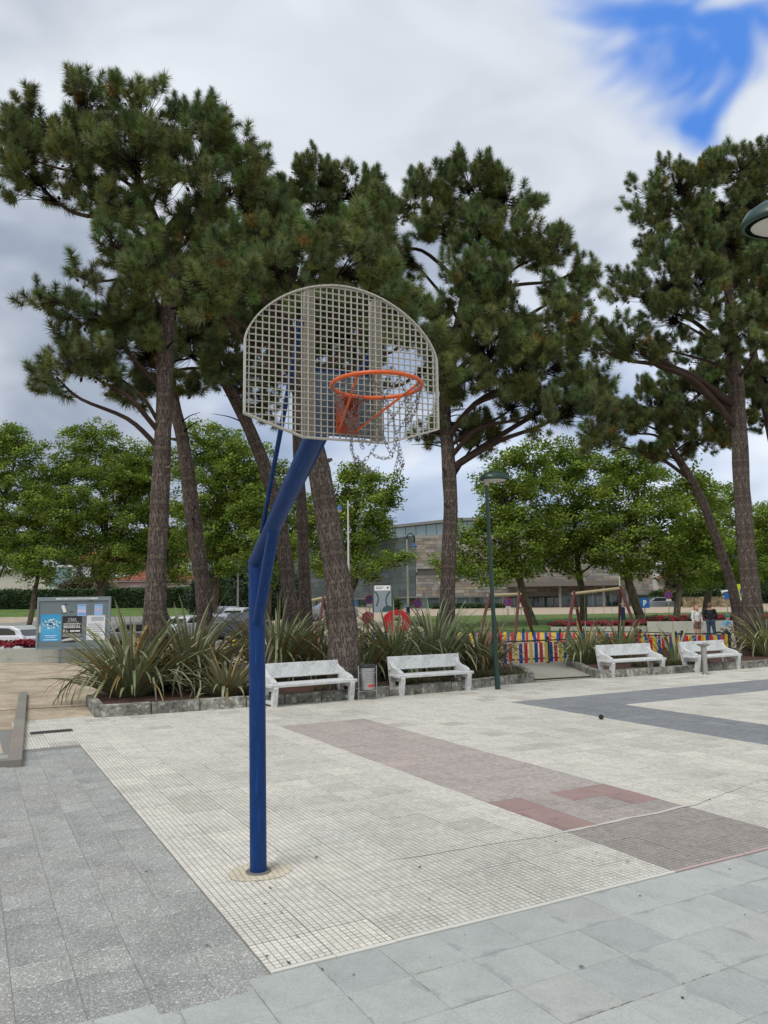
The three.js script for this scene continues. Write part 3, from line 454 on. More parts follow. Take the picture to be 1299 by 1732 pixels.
// notice board with posters
{
  const p = [-12.276,0,-28.46], q = [-10.914,0,-28.785]; const ang = Math.atan2(-(q[2] - p[2]), q[0] - p[0]) * 0.4;
  const t = thing('notice_board', 'grey metal notice board on two posts covered with event posters', 'notice board', [(p[0] + q[0]) / 2 + 0.1, 0, (p[2] + q[2]) / 2], ang);
  const gr = std(srgb(128, 142, 148), 0.6), dk = std(srgb(112, 126, 132), 0.65);
  const W = 2.62, y0 = 0.52, y1 = 2.42;
  part(t, 'panel', bx(W - 0.1, y1 - y0 - 0.1, 0.05, 0, (y0 + y1) / 2, 0), dk);
  part(t, 'frame', merge([bx(W, 0.14, 0.11, 0, y1 - 0.07, 0), bx(W, 0.07, 0.11, 0, y0 + 0.035, 0), bx(0.07, y1 - y0 - 0.21, 0.11, -W / 2 + 0.035, (y0 + y1) / 2 - 0.035, 0), bx(0.07, y1 - y0 - 0.21, 0.11, W / 2 - 0.035, (y0 + y1) / 2 - 0.035, 0)]), gr);
  for (const x of [-0.46, 0.5]) part(t, 'post', bx(0.09, y0 + 0.02, 0.09, x, y0 / 2 - 0.02, 0), std(srgb(120, 130, 136), 0.6));
  const strip = canvasTex(512, 24, (c, w, h) => { c.fillStyle = '#d9dde0'; c.fillRect(0, 0, w, h); c.fillStyle = '#7c868c'; for (let i = 0; i < 46; i++) if (i < 6 || i > 9) c.fillRect(60 + i * 8, 6, 5, 12); });
  part(t, 'title_strip', bx(1.5, 0.055, 0.004, 0.1, y1 - 0.065, 0.058), std(0xffffff, 0.6, { map: strip }));
  const put = (name, x, y, w, h, draw, tilt = 0) => { const g = bx(w, h, 0.003); g.rotateZ(tilt); g.translate(x, y, 0.0275); part(t, name, g, std(0xffffff, 0.55, { map: canvasTex(256, Math.round(256 * h / w), draw) })); };
  const rr = mulberry(9);
  put('poster', -0.80, 1.30, 0.72, 0.98, (c, w, h) => { const gr = c.createLinearGradient(0, 0, 0, h); gr.addColorStop(0, '#2f9ad0'); gr.addColorStop(0.5, '#57b4e2'); gr.addColorStop(1, '#3c9fd6'); c.fillStyle = gr; c.fillRect(0, 0, w, h); for (let i = 0; i < 260; i++) { const a = rr() * 6.28, r = 20 + rr() * 95; c.fillStyle = ['#eaf6fb', '#bfe4f4', '#1b6f9c', '#86c8e6', '#24506a'][Math.floor(rr() * 5)]; c.beginPath(); c.arc(w / 2 + Math.cos(a) * r, h * 0.36 + Math.sin(a) * r * 0.55, 3 + rr() * 8, 0, 6.3); c.fill(); } c.fillStyle = '#17465c'; c.beginPath(); c.arc(w / 2, h * 0.36, 17, 0, 6.3); c.fill(); c.fillStyle = '#e8f5fb'; c.fillRect(50, h * 0.78, w - 100, 7); c.fillRect(70, h * 0.84, w - 140, 5); c.fillRect(40, h * 0.93, w - 80, 9); });
  put('poster', -0.05, 1.24, 0.70, 0.96, (c, w, h) => { c.fillStyle = '#2b2a2c'; c.fillRect(0, 0, w, h); c.fillStyle = '#d8d8d8'; c.font = '52px sans-serif'; c.textAlign = 'center'; c.fillText('CMA', w / 2, h * 0.19); c.fillRect(50, h * 0.22, w - 100, 4); c.fillRect(16, h * 0.285, w - 32, 12); c.fillStyle = '#f4f4f4'; c.font = 'bold 52px sans-serif'; c.fillText('MUSICAL', w / 2, h * 0.46, w - 10); c.font = 'bold 44px sans-serif'; c.textAlign = 'left'; c.fillText('D.J.', 10, h * 0.60); c.fillRect(104, h * 0.545, 60, 18); c.fillRect(172, h * 0.545, 62, 18); c.fillStyle = '#8d8a8a'; c.fillRect(8, h * 0.66, w - 16, h * 0.13); c.fillStyle = '#c9c9c9'; c.beginPath(); c.moveTo(0, h * 0.9); c.quadraticCurveTo(w * 0.5, h * 0.78, w, h * 0.84); c.lineTo(w, h * 0.97); c.lineTo(w * 0.7, h * 0.9); c.lineTo(0, h * 0.96); c.fill(); });
  put('poster', 0.80, 1.28, 0.66, 0.9, (c, w, h) => { c.fillStyle = '#e3e6e8'; c.fillRect(0, 0, w, h); c.fillStyle = '#aeb9c4'; c.fillRect(60, 20, w - 80, 60); c.fillStyle = '#68707a'; for (let i = 0; i < 7; i++) c.fillRect(20, 120 + i * 26, w - 40 - rr() * 80, 8); });
  put('leaflet', 0.28, 1.93, 0.31, 0.42, (c, w, h) => { c.fillStyle = '#9fc4ef'; c.fillRect(0, 0, w, h); c.fillStyle = '#d8c6e4'; c.fillRect(0, h * 0.45, w, h * 0.25); c.fillStyle = '#5f8fd0'; c.fillRect(20, h * 0.78, w - 40, h * 0.1); c.fillStyle = '#6f7fb8'; c.fillRect(16, 20, w - 32, 18); });
  put('leaflet', 0.88, 1.93, 0.30, 0.42, (c, w, h) => { c.fillStyle = '#9cc0ec'; c.fillRect(0, 0, w, h); c.fillStyle = '#cdb4c8'; c.fillRect(20, h * 0.4, w - 60, h * 0.2); c.fillStyle = '#6a93d2'; c.fillRect(16, 24, w - 30, 16); });
  put('paper_scrap', -0.36, 1.98, 0.11, 0.27, (c, w, h) => { c.fillStyle = '#ecebe6'; c.fillRect(0, 0, w, h); }, 0.35);
  for (const [x, y] of [[-0.31, 2.14], [-0.08, 1.87], [0.6, 2.26], [-0.34, 1.83]]) part(t, 'tape', bx(0.14, 0.03, 0.003, x, y, 0.0275), std(lin(0.02, 0.02, 0.02), 0.6));
  put('paper_scrap', -1.19, 1.28, 0.08, 0.3, (c, w, h) => { c.fillStyle = '#d9d3c0'; c.fillRect(0, 0, w, h); c.fillStyle = '#aa8a78'; c.fillRect(20, 20, w - 60, h * 0.2); });
}
// small dark ball and fallen scraps on the paving
{
  const c = [3.587,0,-13.201], g = new THREE.IcosahedronGeometry(0.042, 3), p = g.attributes.position; for (let i = 0; i < p.count; i++) { const s = 1 + 0.12 * (fbm(p.getX(i) * 60, p.getY(i) * 60, p.getZ(i) * 60 + 9, 2) - 0.5); p.setXYZ(i, p.getX(i) * s, p.getY(i) * s, p.getZ(i) * s); } g.computeVertexNormals(); g.translate(c[0], 0.042, c[2]);
  solo('ball', g, std(lin(0.022, 0.02, 0.018), 0.8), 'small dark ball lying on pale paving before the dark band', 'ball');
  const l = [], rr = mulberry(31), put = (x, z, s) => { const sh = new THREE.CircleGeometry(s, 6); const q = sh.attributes.position; for (let i = 0; i < q.count; i++) q.setXYZ(i, q.getX(i) * (0.6 + rr()), q.getY(i) * (0.4 + rr() * 0.5), (rr()) * s * 0.5); sh.rotateX(-Math.PI / 2); sh.rotateY(rr() * 6.28); sh.translate(x, 0.005, z); sh.computeVertexNormals(); l.push(paint(sh, lin(...[[0.03, 0.025, 0.02], [0.12, 0.08, 0.05], [0.06, 0.05, 0.035]][Math.floor(rr() * 3)]))); };
  for (const q of [[-0.828,0,-5.627], [-0.691,0,-5.187], [-0.548,0,-4.821], [-0.688,0,-4.571], [-0.559,0,-4.489], [-0.366,0,-4.4], [-0.196,0,-4.342], [-0.631,0,-6.435], [-0.564,0,-6.258], [-0.821,0,-5.339], [1.666,0,-5.381], [1.371,0,-6.591], [1.801,0,-6.075], [0.229,0,-6.008], [3.164,0,-7.863], [-0.453,0,-8.017], [-2.591,0,-10.066], [-2.837,0,-10.01], [1.023,0,-4.393], [1.438,0,-4.051]]) put(q[0], q[2], 0.009 + rr() * 0.006);
  for (let i = 0; i < 170; i++) { const a = rr() * 10.6 - 1, b = rr() * 13 - 1.5, p = pavWorld(a, b); put(p.x, p.z, 0.004 + rr() * 0.006); }
  for (let i = 0; i < 90; i++) { const a = 10.1 + rr() * 0.6, b = rr() * 12, p = pavWorld(a, b); put(p.x, p.z, 0.008 + rr() * 0.012); }
  const m = new THREE.Mesh(merge(l, true), new THREE.MeshStandardMaterial({ vertexColors: true, roughness: 1, side: THREE.DoubleSide })); m.name = 'fallen_leaf_scraps'; m.userData = { kind: 'stuff', label: 'small dark scraps of leaf and bark scattered on the paving', category: 'debris' }; shadows(m); scene.add(m);
}

// ---------------------------------------------------------------- spiky sword-leaved plants
const bladeTex = tex(256, (u, v) => { const s = fbm(u * 24, v * 3, 1.9, 3, 24) - 0.5, e = Math.abs(u - 0.5) * 2, t = s * 40; return [0, 1, 2].map(i => [[146, 150, 122], [176, 174, 134]][e > 0.8 ? 1 : 0][i] + t); });
const bladeMat = (r, g, b) => { const m = new THREE.MeshPhysicalMaterial({ color: lin(r, g, b), map: bladeTex, roughness: 0.5, side: THREE.DoubleSide }); return m; };
const BL = { olive: bladeMat(0.72, 0.78, 0.62), green: bladeMat(0.74, 0.92, 0.74), pale: bladeMat(1.1, 1.14, 0.92), purple: bladeMat(0.72, 0.66, 0.62), grey: bladeMat(0.82, 0.82, 0.78), brown: bladeMat(0.85, 0.55, 0.32), straw: bladeMat(1.5, 1.2, 0.75) };
function blade(L, w, f0, f1, fold, twist, kink) {
  const n = 7, P = [], U = [], I = []; let y = 0, z = 0;
  for (let i = 0; i <= n; i++) {
    const t = i / n, f = mix(f0, f1, Math.pow(t, 1.6)) + (kink && t > kink ? 1.1 : 0); if (i) { y += Math.cos(f) * L / n; z += Math.sin(f) * L / n; }
    const ww = w * (t < 0.12 ? mix(0.55, 1, t / 0.12) : Math.pow(1 - (t - 0.12) / 0.88, 0.62)) / 2 + 0.0015, ct = Math.cos(twist * t), st = Math.sin(twist * t), d = ww * fold;
    for (const s of [-1, 0, 1]) { const x = s * ww, q = s ? d : 0; P.push(x * ct, y + Math.sin(f) * (q * ct) * 1 + x * st * 0.3, z - Math.cos(f) * q + x * st * 0.6); U.push(0.5 + s * 0.5, t * L); }
  }
  for (let i = 0; i < n; i++) for (let k = 0; k < 2; k++) { const a = i * 3 + k, b = a + 3; I.push(a, b, a + 1, a + 1, b, b + 1); }
  const g = new THREE.BufferGeometry(); g.setAttribute('position', new THREE.Float32BufferAttribute(P, 3)); g.setAttribute('uv', new THREE.Float32BufferAttribute(U, 2)); g.setIndex(I); g.computeVertexNormals(); return g;
}
const rb = mulberry(404), blades = [];
for (let i = 0; i < 26; i++) { const k = i / 26; blades.push(blade(1, 0.06 + rb() * 0.035, 0, 0.25 + rb() * 1.0, 0.45, (rb() - 0.5) * 0.9, rb() < 0.16 ? 0.45 + rb() * 0.3 : 0)); }
for (let i = 0; i < 8; i++) blades.push(blade(1, 0.05 + rb() * 0.02, 0, 1.3 + rb() * 0.9, 0.4, (rb() - 0.5) * 1.2, rb() < 0.4 ? 0.5 : 0));
function spiky(pos, H, n, spread, mats, label, leanX = 0, name = 'flax_plant') {
  n = Math.round(n * 2.3); H *= 1.12;
  const t = thing(name, label, 'plant', pos, 0, 'sword-leaved plants in the beds');
  for (let i = 0; i < n; i++) {
    const q = Math.sqrt((i + 0.5) / n), az = i * 2.39996 + rb() * 0.6, tilt = q * spread * (0.65 + rb() * 0.6), low = rb() < 0.16;
    const m = part(t, 'leaf', blades[low ? 26 + Math.floor(rb() * 8) : Math.floor(rb() * 26)], mats[Math.floor(rb() * mats.length)]), L = H * (low ? 0.55 + rb() * 0.4 : mix(1.0, 0.8, q) * (0.72 + rb() * 0.42));
    m.scale.set(0.9 + rb() * 0.5, L, L); m.rotation.order = 'YXZ'; m.rotation.set(tilt, az, 0); m.position.set(Math.sin(az) * q * 0.34, -0.02, Math.cos(az) * q * 0.34);
  }
  t.rotation.z = leanX; return t;
}
const { olive, green, pale, purple, grey, brown, straw } = BL;
const mA = [olive, olive, green, pale, grey, purple, brown], mB = [purple, grey, olive, purple, grey, brown], mC = [green, green, olive, pale, grey], mD = [pale, olive, green, pale, straw], mE = [purple, brown, purple, grey, brown];
spiky([-5.409,0.13,-16.638], 1.95, 95, 0.95, mA, 'sprawling olive sword-leaved plant at the left end of the near bed');
spiky([-4.415,0.13,-17.667], 2.0, 100, 0.8, mB, 'dusky purple sword-leaved plant in front of the leftmost pine trunk');
spiky([-3.316,0.13,-16.386], 1.1, 46, 1.1, mB, 'low dusky sword-leaved plant just left of the blue hoop pole');
spiky([-2.705,0.13,-19.332], 2.15, 90, 0.62, mA, 'tall olive sword-leaved plant right of the blue pole behind the first bench', -0.04);
spiky([-1.668,0.13,-19.485], 1.75, 80, 0.66, [olive, purple, olive, grey, brown], 'brownish olive sword-leaved plant left of the thick leaning pine');
spiky([-0.595,0.13,-19.031], 1.6, 70, 0.6, [olive, purple, green, brown], 'sword-leaved plant behind the litter bin with mixed dark leaves');
spiky([0.218,0.13,-19.834], 1.85, 80, 0.62, mC, 'fresh green sword-leaved plant behind the left half of the second bench');
spiky([1.275,0.13,-20.683], 1.95, 80, 0.55, mC, 'upright green sword-leaved plant behind the right half of the second bench');
spiky([2.587,0.13,-21.582], 1.5, 80, 0.7, mE, 'dark brown withered sword-leaved plant left of the green lamp post');
spiky([6.06,0.13,-23.792], 1.35, 56, 0.68, mD, 'pale yellowish sword-leaved plant right of the path by the painted fence');
spiky([7.295,0.13,-24.305], 1.35, 50, 0.58, mD, 'tall pale sword-leaved plant rising behind the third bench');
spiky([8.96,0.13,-24.236], 1.2, 9, 0.42, [pale, straw, green], 'sparse pale sword-leaved plant between the two farther benches');
spiky([12.623,0.13,-25.71], 1.6, 74, 0.7, mD, 'bushy pale green sword-leaved plant behind the rightmost bench');
spiky([13.928,0.13,-26.037], 1.9, 66, 0.7, mA, 'sword-leaved plant cut by the right edge of the picture');
// low ground cover in the beds: dry grass and litter
{
  const tuft = merge([0, 1, 2, 3, 4, 5, 6, 7].map(i => { const g = blade(0.16 + (i % 3) * 0.05, 0.008, 0, 0.8, 0.2, 0.3, 0); g.rotateX(0.25 + (i % 4) * 0.22); g.rotateY(i * 0.8); return g; }));
  const im = new THREE.InstancedMesh(tuft, new THREE.MeshStandardMaterial({ color: lin(0.075, 0.085, 0.035), roughness: 0.9, side: THREE.DoubleSide }), 520), d = new THREE.Object3D(), r = mulberry(6), spots = [[2.005,0.14,-19.457], [2.866,0.14,-19.327], [0.895,0.14,-17.884], [7.725,0.13,-21.91], [8.499,0.13,-22.197], [-0.81,0.14,-16.873]];
  for (let i = 0; i < 520; i++) { const s = spots[i % 6]; d.position.set(s[0] + (r() - 0.5) * 1.5, s[1] - 0.01, s[2] - r() * 0.5 + 0.05); d.rotation.y = r() * 6.3; d.scale.setScalar(0.6 + r() * 0.8); d.updateMatrix(); im.setMatrixAt(i, d.matrix); im.setColorAt(i, lin(0.8 + r() * 0.6, 0.8 + r() * 0.4, 0.7 + r() * 0.3)); }
  im.name = 'dry_grass'; im.userData = { kind: 'stuff', label: 'dry grass tufts on the soil of the planting beds', category: 'grass' }; shadows(im); scene.add(im);
}

// ---------------------------------------------------------------- pines
const barkTex = tex(1024, (u, v) => {
  const w = (fbm(u * 8, v * 8, 1.3, 3, 8) - 0.5) * 1.2, c = fbm(u * 24 + w, v * 12, 4.1, 4, 12), r = 1 - Math.abs(c - 0.5) * 2, f = sstep(0.80, 0.97, r), n = fbm(u * 5, v * 5, 6.1, 4, 5) - 0.5, m = fbm(u * 90, v * 60, 2.2, 2, 90) - 0.5;
  const t = n * 44 + m * 42; return [mix(113 + t, 74, f), mix(100 + t, 64, f), mix(91 + t * 0.95, 58, f)];
});
const barkBump = tex(1024, (u, v) => { const w = (fbm(u * 8, v * 8, 1.3, 3, 8) - 0.5) * 1.2, c = fbm(u * 24 + w, v * 12, 4.1, 4, 12), r = 1 - Math.abs(c - 0.5) * 2; return 1 - sstep(0.72, 0.97, r) * 0.8 + 0.15 * fbm(u * 80, v * 60, 3.3, 2, 80); }, false);
M.bark = std(0xffffff, 0.95, { map: rep(barkTex, 1.5, 0.8), bumpMap: rep(barkBump, 1.5, 0.8), bumpScale: 0.04 });
M.branch = std(srgb(96, 84, 78), 0.95, { map: rep(barkTex, 1.5, 0.9) }); M.branch.color.multiplyScalar(3.2);
M.twig = std(srgb(84, 72, 62), 1);
M.cone = std(srgb(62, 48, 40), 1);
function needleTuft(seed, n, dead) {
  const r = mulberry(seed), P = [], I = [], S = 0.17; let k = 0; const d = V(), s = V(), c = V();
  for (let i = 0; i < n; i++) {
    const t = Math.pow(r(), 0.75), y = t * S, a = r() * 6.283, out = mix(1.45, 0.45, t * t) + (r() - 0.5) * 0.55 + (dead ? 0.5 : 0), L = (0.135 + r() * 0.06) * mix(1, 0.9, t);
    d.set(Math.cos(a) * Math.sin(out), Math.cos(out), Math.sin(a) * Math.sin(out)); s.set(-Math.sin(a), 0, Math.cos(a)).applyAxisAngle(d, r() * 3.14).multiplyScalar(0.0042);
    P.push(s.x, y + s.y, s.z, -s.x, y - s.y, -s.z, d.x * L, y + d.y * L - L * 0.06, d.z * L); I.push(k, k + 1, k + 2); k += 3;
  }
  const g = new THREE.BufferGeometry(); g.setAttribute('position', new THREE.Float32BufferAttribute(P, 3)); g.setIndex(I); g.computeVertexNormals(); return g;
}
const needleMat = new THREE.MeshPhysicalMaterial({ color: lin(0.138, 0.185, 0.072), roughness: 0.85, specularIntensity: 0.35, side: THREE.DoubleSide, transmission: 0 });
const tufts = [needleTuft(1, 230), needleTuft(2, 210), needleTuft(3, 190), needleTuft(4, 130, true)];
const coneGeo = (() => { const g = new THREE.LatheGeometry([[0, 0], [0.022, 0.012], [0.03, 0.04], [0.022, 0.08], [0, 0.105]].map(p => new THREE.Vector2(...p)), 7); return g; })();
// trunk: list of [x,y,z] with radii; clumps: [x,y,z,r,ry]; each clump hangs on a limb that leaves the trunk below it
function pine(label, trunkPts, radii, clumps, o = {}) {
  const seed = o.seed || 1, r = mulberry(seed * 977 + 5), pts = trunkPts.map(A3), base = pts[0].clone(); base.y = o.y0 ?? 0.1; pts[0].y = base.y - 0.15;
  const t = thing('pine_tree', label, 'pine tree', [base.x, base.y, base.z], 0, 'pines around the plaza');
  const loc = pts.map(p => p.clone().sub(base)), curve = new THREE.CatmullRomCurve3(loc);
  radii = radii.map(q => q * 0.84); radii = [radii[0] * 1.3, ...radii.slice(1)];
  part(t, 'trunk', tube(loc, radii, 44, 18, 0.16, seed * 3.7), M.bark);
  for (let i = 0; i < 4; i++) { const q = 0.22 + 0.5 * r(), a = curve.getPoint(q), az = r() * 6.28, R0 = radii[Math.min(radii.length - 1, Math.floor(q * (radii.length - 1)))]; part(t, 'branch_stub', tube([a, a.clone().add(V(Math.cos(az) * R0 * 0.9, 0.04, Math.sin(az) * R0 * 0.9)), a.clone().add(V(Math.cos(az) * (R0 + 0.05 + r() * 0.16), 0.08, Math.sin(az) * (R0 + 0.05 + r() * 0.16)))], [0.07, 0.055, 0.03], 5, 8, 0.2, seed + i), M.bark); }
  const green = [[], [], []], dead = [], twigs = [], cones = [], dens = o.density || 1;
  const topT = 0.995;
  for (const c of clumps) {
    const ce = A3(c).sub(base), R = c[3], RY = c[4] * 0.88;
    // attach point: on the trunk, lower than the clump by part of the horizontal reach
    let best = topT, bd = 1e9; for (let i = 20; i <= 60; i++) { const tt = i / 60 * topT, p = curve.getPoint(tt), h = Math.hypot(p.x - ce.x, p.z - ce.z), want = ce.y - h * 0.45 - RY * 0.2, e = Math.abs(p.y - want) + h * 0.25; if (e < bd) { bd = e; best = tt; } }
    best = clamp(best + (r() - 0.5) * 0.14, 0.34, topT);
    const a = curve.getPoint(best), k = Math.min(radii.length - 2, Math.floor(best * (radii.length - 1))), tr = mix(radii[k], radii[k + 1], best * (radii.length - 1) - k), len = a.distanceTo(ce);
    const b1 = a.clone().lerp(ce, 0.4).add(V((r() - 0.5) * 0.2 * len, 0.06 * len + (r() - 0.5) * 0.1 * len, (r() - 0.5) * 0.2 * len)), b2 = a.clone().lerp(ce, 0.75).add(V((r() - 0.5) * 0.14 * len, (r() - 0.3) * 0.08 * len, (r() - 0.5) * 0.14 * len));
    const r0 = Math.min(tr * 0.55, 0.022 + 0.015 * len + 0.014 * R), end = ce.clone().add(V(0, RY * 0.1, 0));
    part(t, 'branch', tube([a, b1, b2, end], [r0, r0 * 0.72, r0 * 0.5, 0.018], 14, 8, 0.12, seed + R), M.branch);
    const lc = new THREE.CatmullRomCurve3([a, b1, b2, end]);
    const n = Math.round(Math.min(400, 78 * R * R + 38 * R * RY) * dens * (c[5] || 1)) + 5;
    // a handful of boughs, each carrying a spray of shoots
    const nb = Math.max(4, Math.round(n / 9.5)), boughs = [];
    for (let i = 0; i < nb; i++) { const v = V(r() - 0.5, r() - 0.42, r() - 0.5).normalize().multiplyScalar(0.45 + 0.55 * Math.pow(r(), 0.5)); boughs.push(v); }
    for (let i = 0; i < n; i++) {
      const bo = boughs[i % nb], v = V(bo.x * R, bo.y * RY, bo.z * R).add(V(r() - 0.5, r() - 0.5, r() - 0.5).multiplyScalar(0.54)), p = ce.clone().add(v);
      const dir = V(v.x / R, v.y / RY * 0.7 + 0.55 + r() * 0.5, v.z / R).normalize().add(V(r() - 0.5, r() - 0.5, r() - 0.5).multiplyScalar(0.7)).normalize();
      { const st = lc.getPoint(0.72 + 0.28 * r()); const md = st.clone().lerp(p, 0.55).add(V((r() - 0.5) * 0.2, -0.08 * r(), (r() - 0.5) * 0.2)); twigs.push(tube([st, md, p], [0.010, 0.008, 0.005], 3, 3)); }
      const low = v.y < -RY * 0.3 && r() < 0.3;
      const it = { p: p.clone().addScaledVector(dir, -0.08), dir, s: 0.8 + r() * 0.9, col: low ? lin(1.0, 0.85, 0.62) : ((w) => lin(w * (0.85 + r() * 0.4), w, w * (0.75 + r() * 0.5)))(0.6 + r() * 0.95) };
      if (r() < 0.018) { it.col = lin(1.7, 0.8, 0.5); dead.push(it); } else green[Math.floor(r() * 3)].push(it);
      // upright leaders on the upper side
      if (v.y > RY * 0.45 && r() < 0.16) { twigs.push(rod(p, p.clone().add(V(0, 0.36, 0)), 0.006, 0.004, 4)); for (let q = 1; q < 3; q++) green[q % 3].push({ p: p.clone().add(V((r() - 0.5) * 0.05, q * 0.15, (r() - 0.5) * 0.05)), dir: V((r() - 0.5) * 0.3, 1, (r() - 0.5) * 0.3).normalize(), s: 1.15 - q * 0.14, col: lin(0.85 + r() * 0.4, 0.9 + r() * 0.4, 0.8 + r() * 0.4) }); }
      if (r() < 0.16) cones.push({ p: p.clone().addScaledVector(dir, -0.18).add(V((r() - 0.5) * 0.1, (r() - 0.5) * 0.1, (r() - 0.5) * 0.1)), dir: V(r() - 0.5, r() - 0.7, r() - 0.5).normalize(), s: 0.8 + r() * 0.5, col: lin(1, 1, 1) });
    }
  }
  // bare dead snags under the crown
  for (let i = 0; i < (o.snags ?? 5); i++) { const tt = 0.5 + 0.3 * r(), a = curve.getPoint(tt), az = r() * 6.28, L = 0.5 + r() * 0.9, e = a.clone().add(V(Math.cos(az) * L, L * (r() - 0.3) * 0.6, Math.sin(az) * L)); twigs.push(tube([a, a.clone().lerp(e, 0.5).add(V(0, 0.06, 0)), e], [0.025, 0.016, 0.006], 6, 5)); }
  const d = new THREE.Object3D(), up = V(0, 1, 0);
  const inst = (name, geo, mat, list) => { if (!list.length) return; const im = new THREE.InstancedMesh(geo, mat, list.length); list.forEach((q, i) => { d.position.copy(q.p); d.quaternion.setFromUnitVectors(up, q.dir); d.scale.setScalar(q.s); d.updateMatrix(); im.setMatrixAt(i, d.matrix); im.setColorAt(i, q.col); }); im.name = name; im.userData.kind = 'stuff'; shadows(im); t.add(im); };
  green.forEach((l, i) => inst('crown', tufts[i], needleMat, l)); inst('crown', tufts[3], needleMat, dead); inst('cones', coneGeo, M.cone, cones);
  if (twigs.length) part(t, 'twigs', merge(twigs), M.twig, 'stuff');
  return t;
}
pine('tall pine with the leftmost trunk and a wide crown reaching the left edge',
  [[-5.165,0.171,-17.5], [-5.2,2.337,-17.5], [-5.149,4.362,-17.5], [-5.097,6.446,-17.5], [-5.097,8.445,-17.5], [-5.005,10.154,-17.4], [-5.348,11.145,-17.3], [-5.822,12.289,-17.2]], [0.31, 0.27, 0.25, 0.235, 0.21, 0.18, 0.13, 0.07],
  [[-8.246,13.687,-17.2,0.613,0.613], [-7.203,14.194,-17.4,0.674,0.674], [-5.622,13.588,-17,0.763,0.763], [-4.351,13.192,-17,0.79,0.79], [-3.3,12.797,-17.4,0.701,0.701], [-8.433,12.56,-16.8,0.52,0.52], [-7.038,12.458,-16.6,0.797,0.797], [-5.597,12.023,-16.4,0.838,0.838], [-4.367,11.837,-16.6,0.848,0.848], [-3.286,11.689,-17,0.632,0.632], [-8.083,11.907,-17,0.579,0.579], [-6.742,11.48,-16.8,0.624,0.624], [-5.837,10.959,-16.4,0.559,0.559], [-9.023,13.514,-17.5,0.407,0.407],
   [-5.745,10.002,-16.6,0.643,0.643], [-5.065,9.272,-16.4,0.635,0.635], [-7.669,8.923,-16.8,0.364,0.364], [-6.961,9.565,-17,0.224,0.224], [-6.67,8.786,-17.2,0.586,0.586], [-5.84,8.631,-17.2,0.719,0.719], [-6.964,7.658,-17,0.605,0.605], [-6.284,7.363,-17.2,0.586,0.586], [-7.419,7.179,-17,0.369,0.369], [-5.722,8.111,-18.2,0.761,0.761], [-5.98,7.206,-18.4,0.484,0.484], [-2.897,11.569,-17.6,0.6,0.6], [-4.155,10.927,-17.2,0.586,0.586]], { seed: 1, y0: 0.14, density: 1.3 });
pine('pine with a curving trunk just behind the leftmost one',
  [[-4.785,0.654,-21], [-4.954,2.397,-21], [-5.28,4.669,-21], [-5.592,6.665,-21], [-5.806,7.511,-21], [-6.018,9.052,-21], [-5.807,11.141,-21]], [0.27, 0.25, 0.24, 0.22, 0.2, 0.17, 0.1],
  [[-5.267,9.041,-21,0.976,0.976], [-4.696,9.872,-21.4,1.027,1.027], [-6.047,10.562,-21.3,1.056,1.056], [-4.448,8.669,-21.5,0.766,0.766], [-4.958,10.777,-21,0.976,0.976], [-4.054,10.294,-21.6,0.769,0.769], [-5.301,8.07,-21.2,0.492,0.492], [-6.776,9.938,-21.5,0.832,0.832]], { seed: 2, y0: 0.05, density: 1.15 });
pine('pine with a slender trunk leaning left behind the blue pole',
  [[-2.547,0.888,-22], [-2.749,2.385,-22], [-3.058,4.592,-22], [-3.579,6.331,-22], [-4.37,8.107,-22], [-5.136,9.554,-22], [-5.541,10.835,-22]], [0.27, 0.25, 0.23, 0.22, 0.2, 0.18, 0.1],
  [[-3.363,11.061,-20.5,0.921,0.921], [-4.712,11.646,-20.6,0.893,0.893], [-3.962,12.536,-21,0.911,0.911], [-5.993,12.499,-21.6,0.769,0.769], [-3.665,10.224,-22.4,0.867,0.867], [-2.942,12.7,-21,0.846,0.846], [-2.961,8.774,-22.5,0.732,0.732], [-3.491,7.869,-22.5,0.523,0.523]], { seed: 3, y0: 0.05, density: 1.1 });
pine('thin upright pine behind the backboard, left of the thick leaning trunk',
  [[-2.414,0.787,-24], [-2.503,2.784,-24], [-2.592,5.01,-24], [-2.722,7.287,-24], [-2.683,10.007,-24], [-2.393,12.393,-24], [-2.195,14.015,-24]], [0.24, 0.21, 0.2, 0.19, 0.17, 0.13, 0.07],
  [[-2.721,15.388,-23.5,0.837,0.837], [-1.96,15.843,-23.6,0.767,0.767], [-3.294,14.787,-23.5,0.837,0.837], [-1.018,15.44,-24,0.855,0.855], [-1.87,14.415,-23.6,0.987,0.987], [-0.431,15.431,-24,0.595,0.595], [-2.204,10.79,-24,0.892,0.892], [-0.881,10.717,-24.4,0.945,0.945], [-2.778,12.399,-24,1.003,1.003], [-3.478,11.183,-24.2,0.899,0.899], [-1.625,11.679,-24,1.041,1.041], [-0.409,9.74,-24.5,0.835,0.835], [-1.955,9.631,-24.4,0.831,0.831], [0.098,11.231,-24.2,0.862,0.862], [-1.073,12.222,-24.6,0.876,0.876], [-3.031,10.179,-24.5,0.759,0.759]], { seed: 4, y0: 0.05, density: 1.05 });
